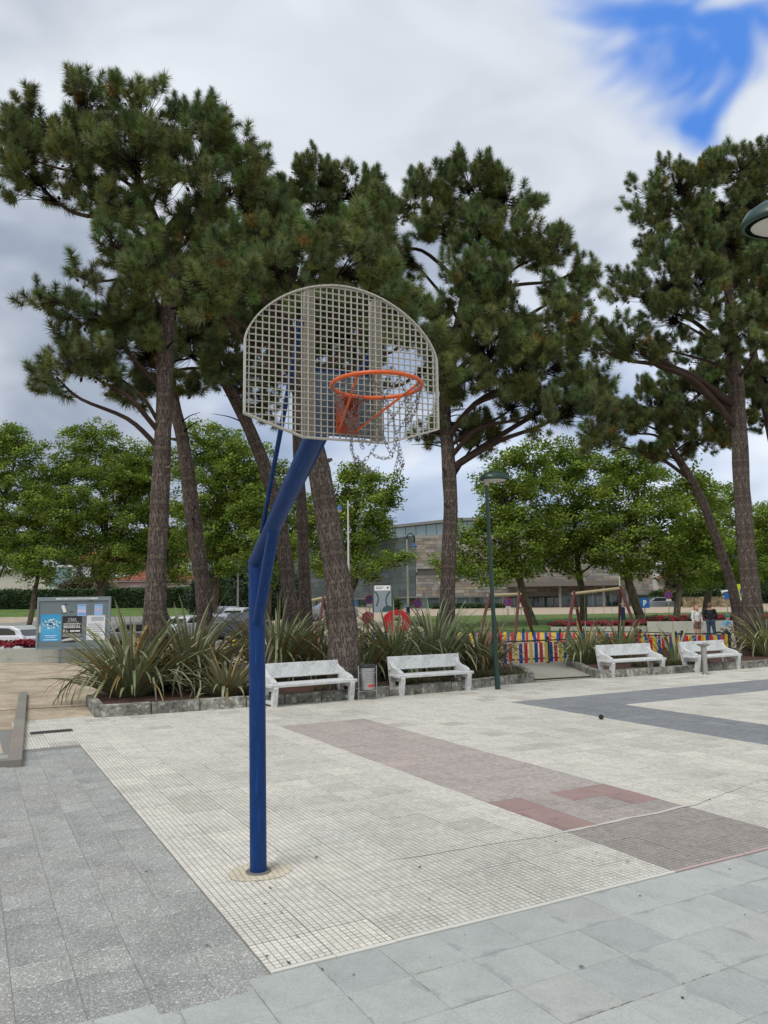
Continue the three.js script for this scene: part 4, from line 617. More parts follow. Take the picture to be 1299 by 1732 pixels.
pine('thick pine trunk leaning left between the first bench and the bin',
  [[-0.864,0.542,-17], [-0.958,1.753,-17], [-1.144,3.183,-17], [-1.374,4.509,-17], [-1.625,5.837,-16.9], [-1.933,7.282,-16.7], [-2.161,8.543,-16.4], [-1.852,9.318,-16]], [0.37, 0.34, 0.33, 0.31, 0.28, 0.24, 0.18, 0.1],
  [[-3.685,8.358,-14.6,0.407,0.407], [-3.18,8.493,-14.7,0.41,0.41], [-2.606,8.466,-14.8,0.458,0.458], [-2.099,8.862,-15,0.534,0.534], [-1.374,8.852,-15,0.534,0.534], [-0.649,8.778,-15,0.534,0.534], [-1.036,9.422,-15.4,0.525,0.525], [-0.049,8.668,-15.2,0.518,0.518], [0.565,8.489,-15.4,0.477,0.477], [-2.085,9.9,-15.8,0.538,0.538], [-3.192,9.418,-15.6,0.483,0.483], [-2.563,9.541,-15.6,0.507,0.507], [-0.296,9.739,-15.8,0.563,0.563], [-3.478,8.002,-15,0.302,0.302], [0.681,7.664,-15.6,0.507,0.507], [1.054,7.082,-15.8,0.465,0.465], [0.194,8.215,-16,0.545,0.545]], { seed: 5, y0: 0.14, density: 1.25 });
pine('pine with the dark trunk left of the green lamp post, crown right of the backboard',
  [[1.733,0.5,-22], [1.769,1.988,-22], [1.86,3.67,-22], [1.923,4.866,-22], [1.875,6.429,-22], [1.817,7.663,-22], [2.082,9.269,-22], [2.577,11.453,-22], [2.806,13.314,-22]], [0.28, 0.26, 0.25, 0.25, 0.235, 0.22, 0.2, 0.15, 0.07],
  [[0.486,13.735,-21.5,0.866,0.866], [1.377,14.243,-21.6,0.803,0.803], [2.598,14.168,-21.5,0.966,0.966], [3.83,13.834,-21.6,0.903,0.903], [1.756,12.824,-21.2,0.854,0.854], [2.923,12.435,-21,0.976,0.976], [4.271,12.433,-21.4,0.895,0.895], [4.971,12.107,-21.5,0.732,0.732], [5.781,11.641,-21.7,0.605,0.605], [5.412,10.792,-21.4,0.696,0.696], [-0.049,13.159,-21.8,0.709,0.709], [0.814,12.171,-21.7,0.504,0.504], 
   [2.381,10.419,-20.4,0.979,0.979], [3.479,9.983,-20.2,1.032,1.032], [4.444,9.335,-20.3,0.975,0.975], [2.048,9.48,-20.6,0.925,0.925], [3.088,8.75,-20,1.022,1.022], [4.057,8.143,-20.2,0.938,0.938], [4.911,8.36,-20.4,0.821,0.821], [2.431,8.364,-21.4,0.795,0.795], [5.478,7.245,-20.6,0.798,0.798], [4.542,7.206,-20.4,0.79,0.79], [3.755,7.479,-21.4,0.729,0.729], [5.96,7.71,-20.8,0.515,0.515], [1.651,8.313,-22.4,0.59,0.59], [3.049,6.895,-22.6,0.56,0.56], [1.302,7.009,-23,0.427,0.285], [2.116,7.128,-22,0.647,0.647]], { seed: 6, y0: 0.05, density: 1.08 });
pine('tall pine at the right edge with a straight thick trunk',
  [[12.576,0.159,-26.5], [12.525,2.255,-26.5], [12.463,5.114,-26.5], [12.523,8.046,-26.5], [12.525,10.19,-26.5], [12.498,11.934,-26.5], [12.518,13.483,-26.5], [12.29,15.508,-26.5]], [0.40, 0.36, 0.33, 0.31, 0.28, 0.23, 0.17, 0.08],
  [[9.63,16.462,-26.1,0.687,0.687], [10.6,16.673,-26.1,0.889,0.889], [11.889,17.224,-26.3,0.937,0.937], [13.301,17.667,-26.5,1.026,1.026], [14.519,17.597,-27,1.045,1.045], [9.748,15.442,-26.3,0.692,0.692], [11.017,15.754,-26.5,0.985,0.985], [12.213,15.964,-26.5,0.985,0.985], [13.707,16.156,-26.9,1.125,1.125], [9.823,14.226,-26.1,0.687,0.687], [11.209,14.111,-25.9,1.003,1.003], [8.706,12.668,-25.5,0.829,0.829], [9.728,12.653,-25.5,0.987,0.987], [10.763,12.852,-25.5,0.987,0.987], [12.669,14.503,-26.3,0.937,0.937], [14.13,14.639,-27.1,1.091,1.091], [10.025,11.74,-25.9,0.922,0.922], [8.414,10.977,-25.5,0.671,0.671], [7.755,11.124,-25.3,0.627,0.627], [7.131,10.715,-25.3,0.588,0.588], [8.866,10.619,-25.7,0.637,0.637], [11.219,11.702,-25.3,0.705,0.705], [11.917,11.15,-24.7,0.765,0.765], [12.579,10.76,-24.5,0.797,0.797], [11.647,10.374,-25.1,0.505,0.505], [13.915,12.796,-26.5,0.944,0.944], [9.908,10.81,-26.3,0.489,0.489]], { seed: 7, y0: 0.05, density: 0.95 });
pine('slim pine leaning left beside the thick trunk at right',
  [[14.229,0.326,-31], [13.942,2.318,-31], [13.476,4.224,-31], [12.779,6.405,-31], [11.911,8.008,-31], [11.248,9.131,-31]], [0.24, 0.22, 0.21, 0.2, 0.17, 0.09],
  [[8.654,8.61,-30.5,0.756,0.756], [9.751,9.034,-30.5,1.039,1.039], [10.904,9.779,-30.6,1.09,1.09], [12.171,9.565,-30.8,1.192,1.192], [13.288,10.601,-31,1.056,1.056], [14.306,9.887,-31.2,1.063,1.063], [12.675,8.615,-31,1.008,1.008], [10.893,8.35,-30.8,0.859,0.859], [13.83,8.812,-31.4,0.875,0.875], [12.5,11.236,-31.4,0.729,0.729], [13.627,12.054,-31.6,0.832,0.832], [9.584,9.902,-31,0.624,0.624]], { seed: 8, y0: 0.05, density: 1.1 });
pine('pine mostly beyond the right edge, its trunk behind the thick one',
  [[16.272,0.298,-31], [16.282,3.469,-31], [16.152,7.089,-31], [15.822,9.813,-31], [15.511,11.577,-31], [15.411,13.619,-31], [15.39,15.431,-31]], [0.28, 0.26, 0.24, 0.22, 0.2, 0.16, 0.08],
  [[16.068,15.161,-31,1.44,1.44], [15.305,15.873,-31.4,1.216,1.216], [14.157,17.001,-31.5,1.268,1.268], [15.768,11.068,-31,1.152,1.152], [15.901,9.562,-31,0.96,0.96], [16.903,13.085,-31,1.44,1.44], [14.826,11.263,-31.6,0.979,0.979], [16.216,17.992,-31.4,1.459,1.459]], { seed: 9, y0: 0.05 });

// ---------------------------------------------------------------- playground: painted picket fences, swings
const pickCols = [srgb(240, 200, 40), srgb(28, 76, 156), srgb(212, 44, 46)].map(c => std(c, 0.55)), fadeCols = [srgb(232, 206, 110), srgb(40, 84, 150), srgb(204, 70, 66)].map(c => std(c, 0.6)), railMat = std(srgb(24, 58, 56), 0.6);
const rf = mulberry(88);
function picketFence(pts, H, label, step = 0.195, w = 0.13) {
  const c0 = pts[0], t = thing('picket_fence', label, 'fence', [c0[0], hgt(c0[0], c0[1]), c0[1]], 0, 'painted playground fences');
  const geo = rbx(w, H - 0.1, 0.022, 0.006), at = (p, y) => V(p[0] - c0[0], y, p[1] - c0[1]); let k = 0;
  for (let i = 0; i < pts.length - 1; i++) {
    const a = pts[i], b = pts[i + 1], L = Math.hypot(b[0] - a[0], b[1] - a[1]), ang = Math.atan2(-(b[1] - a[1]), b[0] - a[0]), n = Math.floor(L / step);
    for (let j = 0; j < n; j++) { if (rf() < 0.015) continue; const u = (j + 0.5) / n, m = part(t, 'picket', geo, (rf() < 0.3 ? fadeCols : pickCols)[k++ % 3]); m.position.copy(at([mix(a[0], b[0], u), mix(a[1], b[1], u)], (H - 0.1) / 2 + 0.04)); m.rotation.y = ang; m.rotation.z = (rf() - 0.5) * 0.02; }
    const nx = Math.sin(ang) * -0.03, nz = Math.cos(ang) * -0.03;
    for (const y of [H, 0.16]) { const g = beam(at(a, y).add(V(y === H ? 0 : nx, 0, y === H ? 0 : nz)), at(b, y).add(V(y === H ? 0 : nx, 0, y === H ? 0 : nz)), 0.05, 0.04); part(t, 'rail', g, railMat); }
    const np = Math.max(1, Math.round(L / 2)); for (let j = i ? 1 : 0; j <= np; j++) { const u = j / np, p = at([mix(a[0], b[0], u), mix(a[1], b[1], u)], 0).add(V(nx * 1.6, 0, nz * 1.6)); part(t, 'post', rbx(0.09, H + 0.12, 0.09, 0.012, p.x, (H + 0.12) / 2, p.z), railMat); }
  }
  return t;
}
picketFence([[3.498,-24.6], [5.339,-25.6], [10.6,-28.4], [13.011,-29.6]], 0.74, 'near picket fence in yellow, blue and red slats facing the plaza');
picketFence([[-6.938,-35], [-2.588,-37], [5.093,-38.5], [11.11,-34], [13.099,-29.8]], 0.88, 'far picket fence of coloured slats along the back of the playground');
M.woodDark = std(srgb(98, 58, 54), 0.8, { map: rep(benchTex, 0.8) }); M.woodDark.color.multiplyScalar(1.5); M.woodPale = std(srgb(178, 166, 130), 0.85);
function swing(L, R, label) {   // L, R: [apex, foot, foot]
  const t = thing('swing_set', label, 'swing', [L[0][0], 0, L[0][2]], 0, 'wooden swing frames in the playground'), o = A3([L[0][0], 0, L[0][2]]);
  const apex = [];
  for (const s of [L, R]) { const a = A3(s[0]).sub(o); apex.push(a); for (const f of [s[1], s[2]]) { const ft = V(f[0], 0, f[2]).sub(o), d = a.clone().sub(ft).normalize(); part(t, 'leg', rod(ft.addScaledVector(d, -0.05), a.clone().addScaledVector(d, 0.1), 0.075, 0.07, 14), M.woodDark); } const m1 = A3(s[1]).setY(0).sub(o).lerp(a, 0.72), m2 = A3(s[2]).setY(0).sub(o).lerp(a, 0.72); part(t, 'tie', rod(m1, m2, 0.035, 0.035, 10), M.woodPale); }
  const d = apex[1].clone().sub(apex[0]).normalize(); part(t, 'beam', rod(apex[0].clone().addScaledVector(d, -0.1), apex[1].clone().addScaledVector(d, 0.1), 0.065, 0.065, 16), M.woodPale);
  const ch = std(srgb(150, 150, 146), 0.5, { metalness: 0.6 });
  for (const u of [0.3, 0.7]) { const p = apex[0].clone().lerp(apex[1], u), q = []; for (const s of [-0.2, 0.2]) { const a = p.clone().addScaledVector(d, s); q.push(rod(a, a.clone().setY(0.48), 0.008, 0.008, 6)); } const st = rbx(0.44, 0.04, 0.17, 0.015); st.rotateY(Math.atan2(-d.z, d.x)); st.translate(p.x, 0.47, p.z); part(t, 'seat', st, std(lin(0.03, 0.03, 0.03), 0.7)); part(t, 'chains', merge(q), ch); }
  return t;
}
swing([[4.855,2.344,-36], [4.025,0.224,-34.6], [5.492,0.293,-37.4]], [[6.318,2.386,-36.5], [5.743,0.181,-35], [7.322,0.081,-37.8]], 'wooden swing with dark red legs just right of the green lamp post');
swing([[8.546,2.36,-35], [7.753,0.287,-33.8], [9.241,0.338,-36.4]], [[10.822,2.579,-35.5], [11.106,0.224,-37.2], [11.176,0.256,-34]], 'wooden swing with dark red legs above the third bench');
swing([[-4.336,2.126,-39], [-4.467,0.14,-37.6], [-4.205,0.317,-40]], [[-3.066,2.368,-38.4], [-3.301,0.292,-37], [-2.781,0.166,-39.6]], 'wooden swing partly hidden left of the thick leaning pine');
// red spring toy with a square window
{
  const c = [0.566,1.492,-37], sh = new THREE.Shape(); sh.moveTo(-0.55, 0); sh.quadraticCurveTo(-0.75, 0.35, -0.6, 0.75); sh.quadraticCurveTo(-0.35, 0.98, 0.05, 1.0); sh.quadraticCurveTo(0.5, 0.95, 0.62, 0.55); sh.quadraticCurveTo(0.66, 0.2, 0.4, 0); sh.lineTo(0.1, -0.12); sh.closePath();
  const h = new THREE.Path(); h.moveTo(-0.16, 0.32); h.lineTo(0.14, 0.32); h.lineTo(0.14, 0.68); h.lineTo(-0.16, 0.68); h.closePath(); sh.holes.push(h);
  const t = thing('play_panel', 'red rounded playground panel with a white-edged square window', 'playground toy', [c[0], 0, c[2]], 0.1), red = std(srgb(176, 24, 38), 0.45);
  const g = new THREE.ExtrudeGeometry(sh, { depth: 0.05, bevelEnabled: true, bevelSize: 0.02, bevelThickness: 0.02, bevelSegments: 2 }); g.translate(0, 0.72, -0.025); part(t, 'panel', g, red);
  const f = [bx(0.42, 0.05, 0.03, 0, 1.43, 0.07), bx(0.42, 0.05, 0.03, 0, 1.01, 0.07), bx(0.05, 0.37, 0.03, -0.185, 1.22, 0.07), bx(0.05, 0.37, 0.03, 0.185, 1.22, 0.07)]; part(t, 'window_frame', merge(f), std(srgb(190, 180, 172), 0.6));
  for (const x of [-0.35, 0.3]) part(t, 'post', rod(V(x, -0.05, 0), V(x, 0.9, 0), 0.05, 0.05, 12), std(srgb(120, 40, 40), 0.6));
}
// red panel of another toy, low, farther left
{ const c = [-0.889,1.488,-39], t = thing('play_panel', 'dark red round playground panel on a post left of the red window panel', 'playground toy', [c[0], 0, c[2]]), d = new THREE.CylinderGeometry(0.3, 0.3, 0.06, 28); d.rotateX(Math.PI / 2); d.translate(0, 1.35, 0); part(t, 'panel', d, std(srgb(120, 34, 52), 0.55)); part(t, 'post', rod(V(0, 0, 0), V(0, 1.0, 0), 0.05), M.woodDark); }

// ---------------------------------------------------------------- background: walls with flowers, plane trees, hedges
M.wallWhite = std(srgb(214, 212, 206), 0.9, { map: rep(slabTex, 0.4), bumpMap: rep(grainBump, 1), bumpScale: 0.004 }); M.wallWhite.color.multiplyScalar(1.5);
const rw = mulberry(61);
const flowerGeo = (() => { const l = []; for (let i = 0; i < 9; i++) { const g = new THREE.IcosahedronGeometry(0.045, 0); const a = i * 2.4, q = Math.sqrt(i / 9) * 0.14; g.scale(1, 0.7, 1); g.translate(Math.cos(a) * q, 0.12 + rw() * 0.09, Math.sin(a) * q); l.push(g); } return merge(l); })();
function bedWall(pts, h, w, label, flabel, depth = 0.8, n = 400) {
  const t = thing('garden_wall', label, 'wall', [pts[0][0], hgt(...pts[0]) * 0, pts[0][1]], 0);
  const o = pts[0], list = [];
  for (let i = 0; i < pts.length - 1; i++) {
    const a = pts[i], b = pts[i + 1], L = Math.hypot(b[0] - a[0], b[1] - a[1]), ang = Math.atan2(-(b[1] - a[1]), b[0] - a[0]), nx = Math.sin(ang) * -1, nz = -Math.cos(ang);
    const m = part(t, 'wall', boxUV(rbx(L + 0.02 + (i % 2) * 0.01, h + 0.3, w + (i % 2) * 0.006, 0.02)), M.wallWhite); m.position.set((a[0] + b[0]) / 2 - o[0], (h - 0.3) / 2, (a[1] + b[1]) / 2 - o[1]); m.rotation.y = ang;
    for (let k = 0; k < n * L / 10; k++) { const u = rw(), v = w / 2 + rw() * depth; list.push([mix(a[0], b[0], u) + nx * v - o[0], h - 0.1 + rw() * 0.12, mix(a[1], b[1], u) + nz * v - o[1]]); }
    const s = part(t, 'soil', boxUV(bx(L, h + 0.2, depth)), M.soil); s.position.set((a[0] + b[0]) / 2 - o[0] + nx * (w / 2 + depth / 2), (h - 0.2) / 2 - 0.08, (a[1] + b[1]) / 2 - o[1] + nz * (w / 2 + depth / 2)); s.rotation.y = ang;
  }
  const im = new THREE.InstancedMesh(flowerGeo, std(0xffffff, 0.8), list.length), d = new THREE.Object3D();
  list.forEach((p, i) => { d.position.set(...p); d.rotation.set((rw() - 0.5) * 0.5, rw() * 6.3, (rw() - 0.5) * 0.5); d.scale.setScalar(0.8 + rw() * 0.8); d.updateMatrix(); im.setMatrixAt(i, d.matrix); im.setColorAt(i, rw() < 0.78 ? lin(0.16 + rw() * 0.12, 0.012, 0.025) : lin(0.03, 0.06, 0.02)); });
  im.name = 'red_flowers'; im.userData = { kind: 'stuff', label: flabel, category: 'flowers' }; im.position.set(o[0], 0, o[1]); shadows(im); scene.add(im);
  return t;
}
bedWall([[-34, -29.6], [-14.282,-29.6], [-11.528,-29.5], [-7.466,-30.4]], 0.52, 0.35, 'low white wall behind the notice board at the left', 'red flowers along the low wall behind the notice board', 0.9);
bedWall([[9.663,-45.5], [12.302,-45], [14.78,-44]], 0.55, 0.4, 'low white wall behind the second wooden swing', 'dark red flowers above the low white wall behind the second swing', 2.2, 700);
bedWall([[14.342,-42.6], [15.558,-42.2], [16.925,-42], [19.718,-42.5], [24.822,-43.5]], 0.86, 0.4, 'white curved wall behind the standing people', 'dark red flowers above the white curved wall behind the people', 2.2, 700);

// broad-leaved plane trees
const leafGeo = (() => {
  const r = mulberry(12), P = [], I = []; let k = 0; const e = new THREE.Euler(), v = V();
  const shape = [[0, 0], [0.055, 0.02], [0.1, 0.075], [0.055, 0.085], [0.045, 0.13], [0, 0.2], [-0.045, 0.13], [-0.055, 0.085], [-0.1, 0.075], [-0.055, 0.02]];
  for (let i = 0; i < 15; i++) {
    const c = V(r() - 0.5, (r() - 0.5) * 0.6, r() - 0.5).multiplyScalar(0.85), s = 0.85 + r() * 0.7; e.set(-Math.PI / 2 + (r() - 0.5) * 1.5, r() * 6.28, (r() - 0.5) * 1.2, 'YXZ');
    for (const p of shape) { v.set(p[0] * s, p[1] * s, -Math.abs(p[0]) * 0.35 * s).applyEuler(e).add(c); P.push(v.x, v.y, v.z); }
    for (let j = 1; j < shape.length - 1; j++) I.push(k, k + j, k + j + 1); k += shape.length;
  }
  const g = new THREE.BufferGeometry(); g.setAttribute('position', new THREE.Float32BufferAttribute(P, 3)); g.setIndex(I); g.computeVertexNormals(); return g;
})();
const leafMat = new THREE.MeshPhysicalMaterial({ color: lin(0.20, 0.295, 0.045), roughness: 0.85, specularIntensity: 0.3, side: THREE.DoubleSide, transmission: 0.25, thickness: 0 });
M.planeBark = std(srgb(128, 118, 102), 0.95, { map: rep(stoneTex, 0.6, 0.25) }); M.planeBark.color.multiplyScalar(1.6);
const farBark = M.planeBark;
function planeTree(label, foot, clumps, trunkR, o = {}) {
  const seed = o.seed || 1, r = mulberry(seed * 331 + 17), y0 = hgt(foot[0], foot[1]), t = thing(o.name || 'plane_tree', label, 'tree', [foot[0], y0, foot[1]], 0, o.group || 'plane trees behind the playground and car park'), base = V(foot[0], y0, foot[1]);
  const cs = clumps.map(c => ({ p: A3(c).sub(base), r: c[3] * 1.14, ry: c[4] * 1.12 })), mean = V(); cs.forEach(c => mean.add(c.p)); mean.divideScalar(cs.length);
  const fork = V(mean.x * 0.5 + (o.lean || 0), Math.min(mean.y * 0.55, o.fork ?? 3.2), mean.z * 0.5), topY = Math.max(...cs.map(c => c.p.y));
  const mid = V(fork.x * 0.6 + (r() - 0.5) * 0.3, fork.y * 0.55, fork.z * 0.6 + (r() - 0.5) * 0.3), crown = V(mean.x, mix(fork.y, topY, 0.72), mean.z);
  part(t, 'trunk', tube([V(0, -0.3, 0), mid, fork, crown.clone().lerp(fork, 0.45).add(V((r() - 0.5) * 0.6, 0, (r() - 0.5) * 0.6)), crown], [trunkR * 1.15, trunkR, trunkR * 0.9, trunkR * 0.5, trunkR * 0.12], 24, 10, 0.14, seed), farBark);
  const list = [];
  for (const c of cs) {
    const st = fork.clone().lerp(crown, clamp((c.p.y - fork.y) / (crown.y - fork.y) - 0.25 - r() * 0.25, 0, 0.85)), L = st.distanceTo(c.p);
    part(t, 'branch', tube([st, st.clone().lerp(c.p, 0.5).add(V((r() - 0.5) * 0.25 * L, (r() - 0.2) * 0.16 * L, (r() - 0.5) * 0.25 * L)), c.p], [trunkR * 0.34, trunkR * 0.22, 0.03], 8, 6, 0.1, seed), farBark);
    const n = Math.round(54 * c.r * c.r * (c.ry / c.r) * (o.density || 1)) + 14;
    const sub = []; for (let i = 0; i < Math.max(5, n / 9); i++) { const v = V(r() - 0.5, r() - 0.5, r() - 0.5).normalize().multiplyScalar(Math.pow(r(), 0.4)); sub.push(v); }
    for (let i = 0; i < n; i++) { const b = sub[i % sub.length]; list.push({ p: c.p.clone().add(V(b.x * c.r, b.y * c.ry, b.z * c.r)).add(V(r() - 0.5, (r() - 0.5) * 0.7, r() - 0.5).multiplyScalar(1.0)), s: 0.62 + r() * 0.4 }); }
  }
  const im = new THREE.InstancedMesh(o.leaf || leafGeo, o.mat || leafMat, list.length), d = new THREE.Object3D();
  list.forEach((q, i) => { d.position.copy(q.p); d.rotation.set((r() - 0.5) * 0.9, r() * 6.28, (r() - 0.5) * 0.9); d.scale.setScalar(q.s * (o.leafScale || 1)); d.updateMatrix(); im.setMatrixAt(i, d.matrix); const w = 0.75 + r() * 0.5; im.setColorAt(i, lin(w * (0.9 + r() * 0.3), w, w * (0.8 + r() * 0.3))); });
  im.name = 'crown'; im.userData.kind = 'stuff'; shadows(im); t.add(im); return t;
}
const PT = (label, foot, clumps, r0, o) => planeTree(label, foot, clumps, r0, o);
PT('plane tree cut by the left edge', [-32.285,-62], [[-32.392,14.625,-62,2.88,2.88], [-29.923,13.606,-62,2.496,2.496], [-30.736,10.554,-61,2.834,2.834], [-28.832,10.661,-62,1.92,1.92], [-29.661,7.689,-61,2.362,2.362], [-33.045,8.304,-62,2.4,2.4], [-30.03,16.074,-62,1.152,1.152]], 0.35, { seed: 1 });
PT('thin plane tree in front of the cream house at left', [-27.757,-60], [[-26.7,9.425,-60,2.044,2.044], [-28.209,6.653,-60,1.858,1.858], [-25.692,6.546,-59,2.01,2.01], [-25.288,8.938,-60,1.858,1.858], [-26.773,5.2,-59,1.371,1.371]], 0.2, { seed: 2 });
PT('broad plane tree left of the leftmost pine trunk', [-23.375,-62], [[-23.456,15.732,-62,1.632,1.632], [-25.115,14.521,-62,2.208,2.208], [-21.706,13.981,-62,2.112,2.112], [-25.996,12.081,-62,2.4,2.4], [-22.712,11.398,-61,2.645,2.645], [-20.674,11.519,-62,2.112,2.112], [-24.512,8.563,-61,2.362,2.362], [-21.668,8.049,-61,2.456,2.456], [-19.879,8.601,-62,1.92,1.92], [-23.022,6.183,-61,1.889,1.889], [-20.439,6.147,-61,1.606,1.606]], 0.36, { seed: 3, lean: 0.3 });
PT('plane tree filling the gap behind the two left pine trunks', [-17.918,-64], [[-19.918,14.842,-64,1.784,1.784], [-20.631,13.33,-64,1.982,1.982], [-18.614,12.292,-64,2.18,2.18], [-18.993,9.181,-63,2.146,2.146], [-17.024,8.174,-63,2.146,2.146], [-17.463,5.749,-63,1.659,1.659], [-19.666,6.75,-63,1.659,1.659]], 0.3, { seed: 4 });
PT('tall plane tree right of the curving pine trunk', [-13.728,-60], [[-14.24,15.647,-60,1.58,1.58], [-12.814,14.43,-60,1.951,1.951], [-14.67,13.027,-60,2.044,2.044], [-11.627,12.984,-60,1.858,1.858], [-12.792,10.958,-59,2.558,2.558], [-11.135,10.144,-60,2.044,2.044], [-13.906,8.667,-59,2.467,2.467], [-11.612,7.489,-59,2.284,2.284], [-10.186,7.328,-60,1.858,1.858], [-13.179,5.463,-59,1.827,1.827]], 0.36, { seed: 5 });
PT('plane tree behind the bend of the blue pole', [-8.84,-58], [[-9.424,11.674,-58,1.976,1.976], [-10.341,13.523,-58,1.527,1.527], [-8.064,9.832,-58,2.066,2.066], [-9.242,7.937,-57,2.207,2.207], [-7.478,7.028,-57,1.765,1.765], [-8.789,5.289,-57,1.589,1.589], [-6.715,8.907,-58,1.617,1.617]], 0.3, { seed: 6 });
PT('plane tree between the thick leaning pine and the stone building', [-3.918,-56], [[-1.692,10.793,-56,1.474,1.474], [-0.391,10.334,-56,1.474,1.474], [0.249,9.447,-56,0.954,0.954], [-3.225,9.496,-56,1.648,1.648], [-1.258,8.475,-55,1.789,1.789], [-3.82,7.228,-55,1.618,1.618], [-2.125,6.779,-55,1.533,1.533], [-0.425,7.71,-56,1.041,1.041], [-0.025,5.204,-54,1.087,0.669], [-1.279,4.393,-54,0.753,0.753], [1.427,5.184,-54,0.585,0.418], [-4.747,9.08,-56,1.561,1.561], [-5.618,7.349,-56,1.561,1.561], [-4.888,5.121,-55,1.278,1.278], [-2.117,11.903,-56,0.78,0.78]], 0.34, { seed: 7, lean: 0.8 });
PT('plane tree with low boughs right of the dark pine trunk', [9.665,-50], [[7.041,9.724,-50,1.316,1.316], [8.233,10.495,-50,1.626,1.626], [9.805,10.868,-50,1.549,1.549], [7.767,8.146,-50,1.703,1.703], [9.523,8.378,-49,1.897,1.897], [6.945,6.602,-50,1.316,1.316], [8.683,6.103,-49,1.745,1.745], [5.625,4.824,-49,1.518,0.986], [4.21,4.414,-48,1.189,0.743], [6.583,3.646,-48,0.966,0.52], [5.289,6.34,-49,0.911,0.683], [7.501,4.609,-49,1.29,1.29], [10.208,6.461,-49,1.29,1.29], [8.992,4.213,-49,0.986,0.683]], 0.24, { seed: 8 });
PT('plane tree left of the pair of white lamp posts', [13.479,-53], [[12.062,11.799,-53,1.642,1.642], [13.734,12.196,-53,1.559,1.559], [12.558,9.552,-52,2.013,2.013], [14.464,10.092,-53,1.806,1.806], [12.07,7.528,-52,1.852,1.852], [14.06,7.096,-52,1.852,1.852], [12.785,5.505,-52,1.611,1.611], [11.17,5.127,-52,1.208,1.208], [14.585,5.48,-52,1.208,1.208]], 0.24, { seed: 9 });
PT('plane tree behind the white lamp posts', [16.643,-50], [[15.648,10.785,-50,1.626,1.626], [17.184,10.368,-50,1.549,1.549], [14.837,8.303,-49,1.821,1.821], [16.904,7.891,-49,1.897,1.897], [15.1,6.013,-49,1.669,1.669], [16.966,5.609,-49,1.669,1.669], [18.943,7.21,-50,1.394,1.394], [15.963,4.491,-49,1.29,0.911]], 0.28, { seed: 10, lean: -0.9 });
PT('slender plane tree left of the standing people', [18.252,-49], [[19.846,9.858,-52,1.611,1.611], [21.208,9.022,-52,1.611,1.611], [19.668,6.519,-51,1.58,1.58], [21.044,6.499,-51,1.58,1.58], [18.411,4.705,-50,1.239,1.239], [19.742,4.495,-50,1.316,1.316], [21.532,4.918,-51,1.185,1.185]], 0.2, { seed: 11 });
PT('plane tree between the two right-hand pine trunks', [25.458,-62], [[26.456,9.882,-62,1.728,1.728], [27.831,8.895,-62,1.92,1.92], [25.999,6.517,-62,2.208,2.208], [27.659,5.944,-61,2.078,2.078], [26.129,4.093,-61,1.606,1.606], [28.03,4.533,-61,1.228,1.228]], 0.28, { seed: 12 });
PT('plane tree at the right edge behind the thick pine', [33.135,-66], [[33.082,7.757,-66,2.044,2.044], [33.944,5.708,-66,2.044,2.044], [32.35,4.717,-66,1.533,1.533], [32.065,7.771,-66,1.431,1.431], [35.196,8.752,-66,2.555,2.555]], 0.3, { seed: 13 });

// hedges and bushes: small-leaved sprays over a solid core
const bushMat = new THREE.MeshPhysicalMaterial({ color: lin(0.05, 0.085, 0.028), roughness: 0.85, side: THREE.DoubleSide }), coreMat = std(lin(0.05, 0.085, 0.028), 1);
function leafyMass(t, boxes, n, seed, mat = bushMat, sc = 0.7) {
  const r = mulberry(seed), im = new THREE.InstancedMesh(leafGeo, mat, n), d = new THREE.Object3D(); const vol = boxes.map(b => b[3] * b[4] + b[4] * b[5] + b[3] * b[5]), tot = vol.reduce((a, b) => a + b, 0);
  for (let i = 0; i < n; i++) { let q = r() * tot, k = 0; while (q > vol[k] && k < boxes.length - 1) q -= vol[k++]; const b = boxes[k]; const v = b[6] ? V(r() - 0.5, r() - 0.5, r() - 0.5).normalize().multiplyScalar(0.5 * Math.pow(r(), 0.25)) : (() => { const w = V(r() - 0.5, r() - 0.5, r() - 0.5), f = r(); if (f < 0.45) w.z = 0.5; else if (f < 0.8) w.y = 0.5; else w.x = Math.sign(w.x) * 0.5; return w; })(); d.position.set(b[0] + v.x * b[3], b[1] + v.y * b[4] + (r() - 0.5) * 0.1, b[2] + v.z * b[5]); d.rotation.set((r() - 0.5) * 1.2, r() * 6.28, (r() - 0.5) * 1.2); d.scale.setScalar(sc * (0.7 + r() * 0.6)); d.updateMatrix(); im.setMatrixAt(i, d.matrix); const w = 0.7 + r() * 0.7; im.setColorAt(i, lin(w, w, w)); }
  im.name = 'foliage'; im.userData.kind = 'stuff'; shadows(im); t.add(im);
}
function hedge(a, b, h, w, label, n, seed) {
  const L = Math.hypot(b[0] - a[0], b[1] - a[1]), t = thing('hedge', label, 'hedge', [(a[0] + b[0]) / 2, hgt((a[0] + b[0]) / 2, (a[1] + b[1]) / 2), (a[1] + b[1]) / 2], Math.atan2(-(b[1] - a[1]), b[0] - a[0]), 'clipped hedges');
  part(t, 'core', bx(L, h, w * 0.8, 0, h / 2 - 0.2, 0), coreMat); leafyMass(t, [[0, h / 2, 0, L, h, w]], n, seed, bushMat, 1); return t;
}
function bush(p, rx, ry, label, seed, mat) { const t = thing('bush', label, 'bush', [p[0], hgt(p[0], p[1]), p[1]], 0, 'bushes among the far houses'); const g = new THREE.IcosahedronGeometry(1, 2); g.scale(rx * 0.75, ry * 0.8, rx * 0.7); g.translate(0, ry * 0.75, 0); part(t, 'core', g, coreMat); leafyMass(t, [[0, ry * 0.8, 0, rx * 2, ry * 1.9, rx * 2, 1]], Math.round(140 + 70 * rx * ry), seed, mat || bushMat, 1.1); return t; }
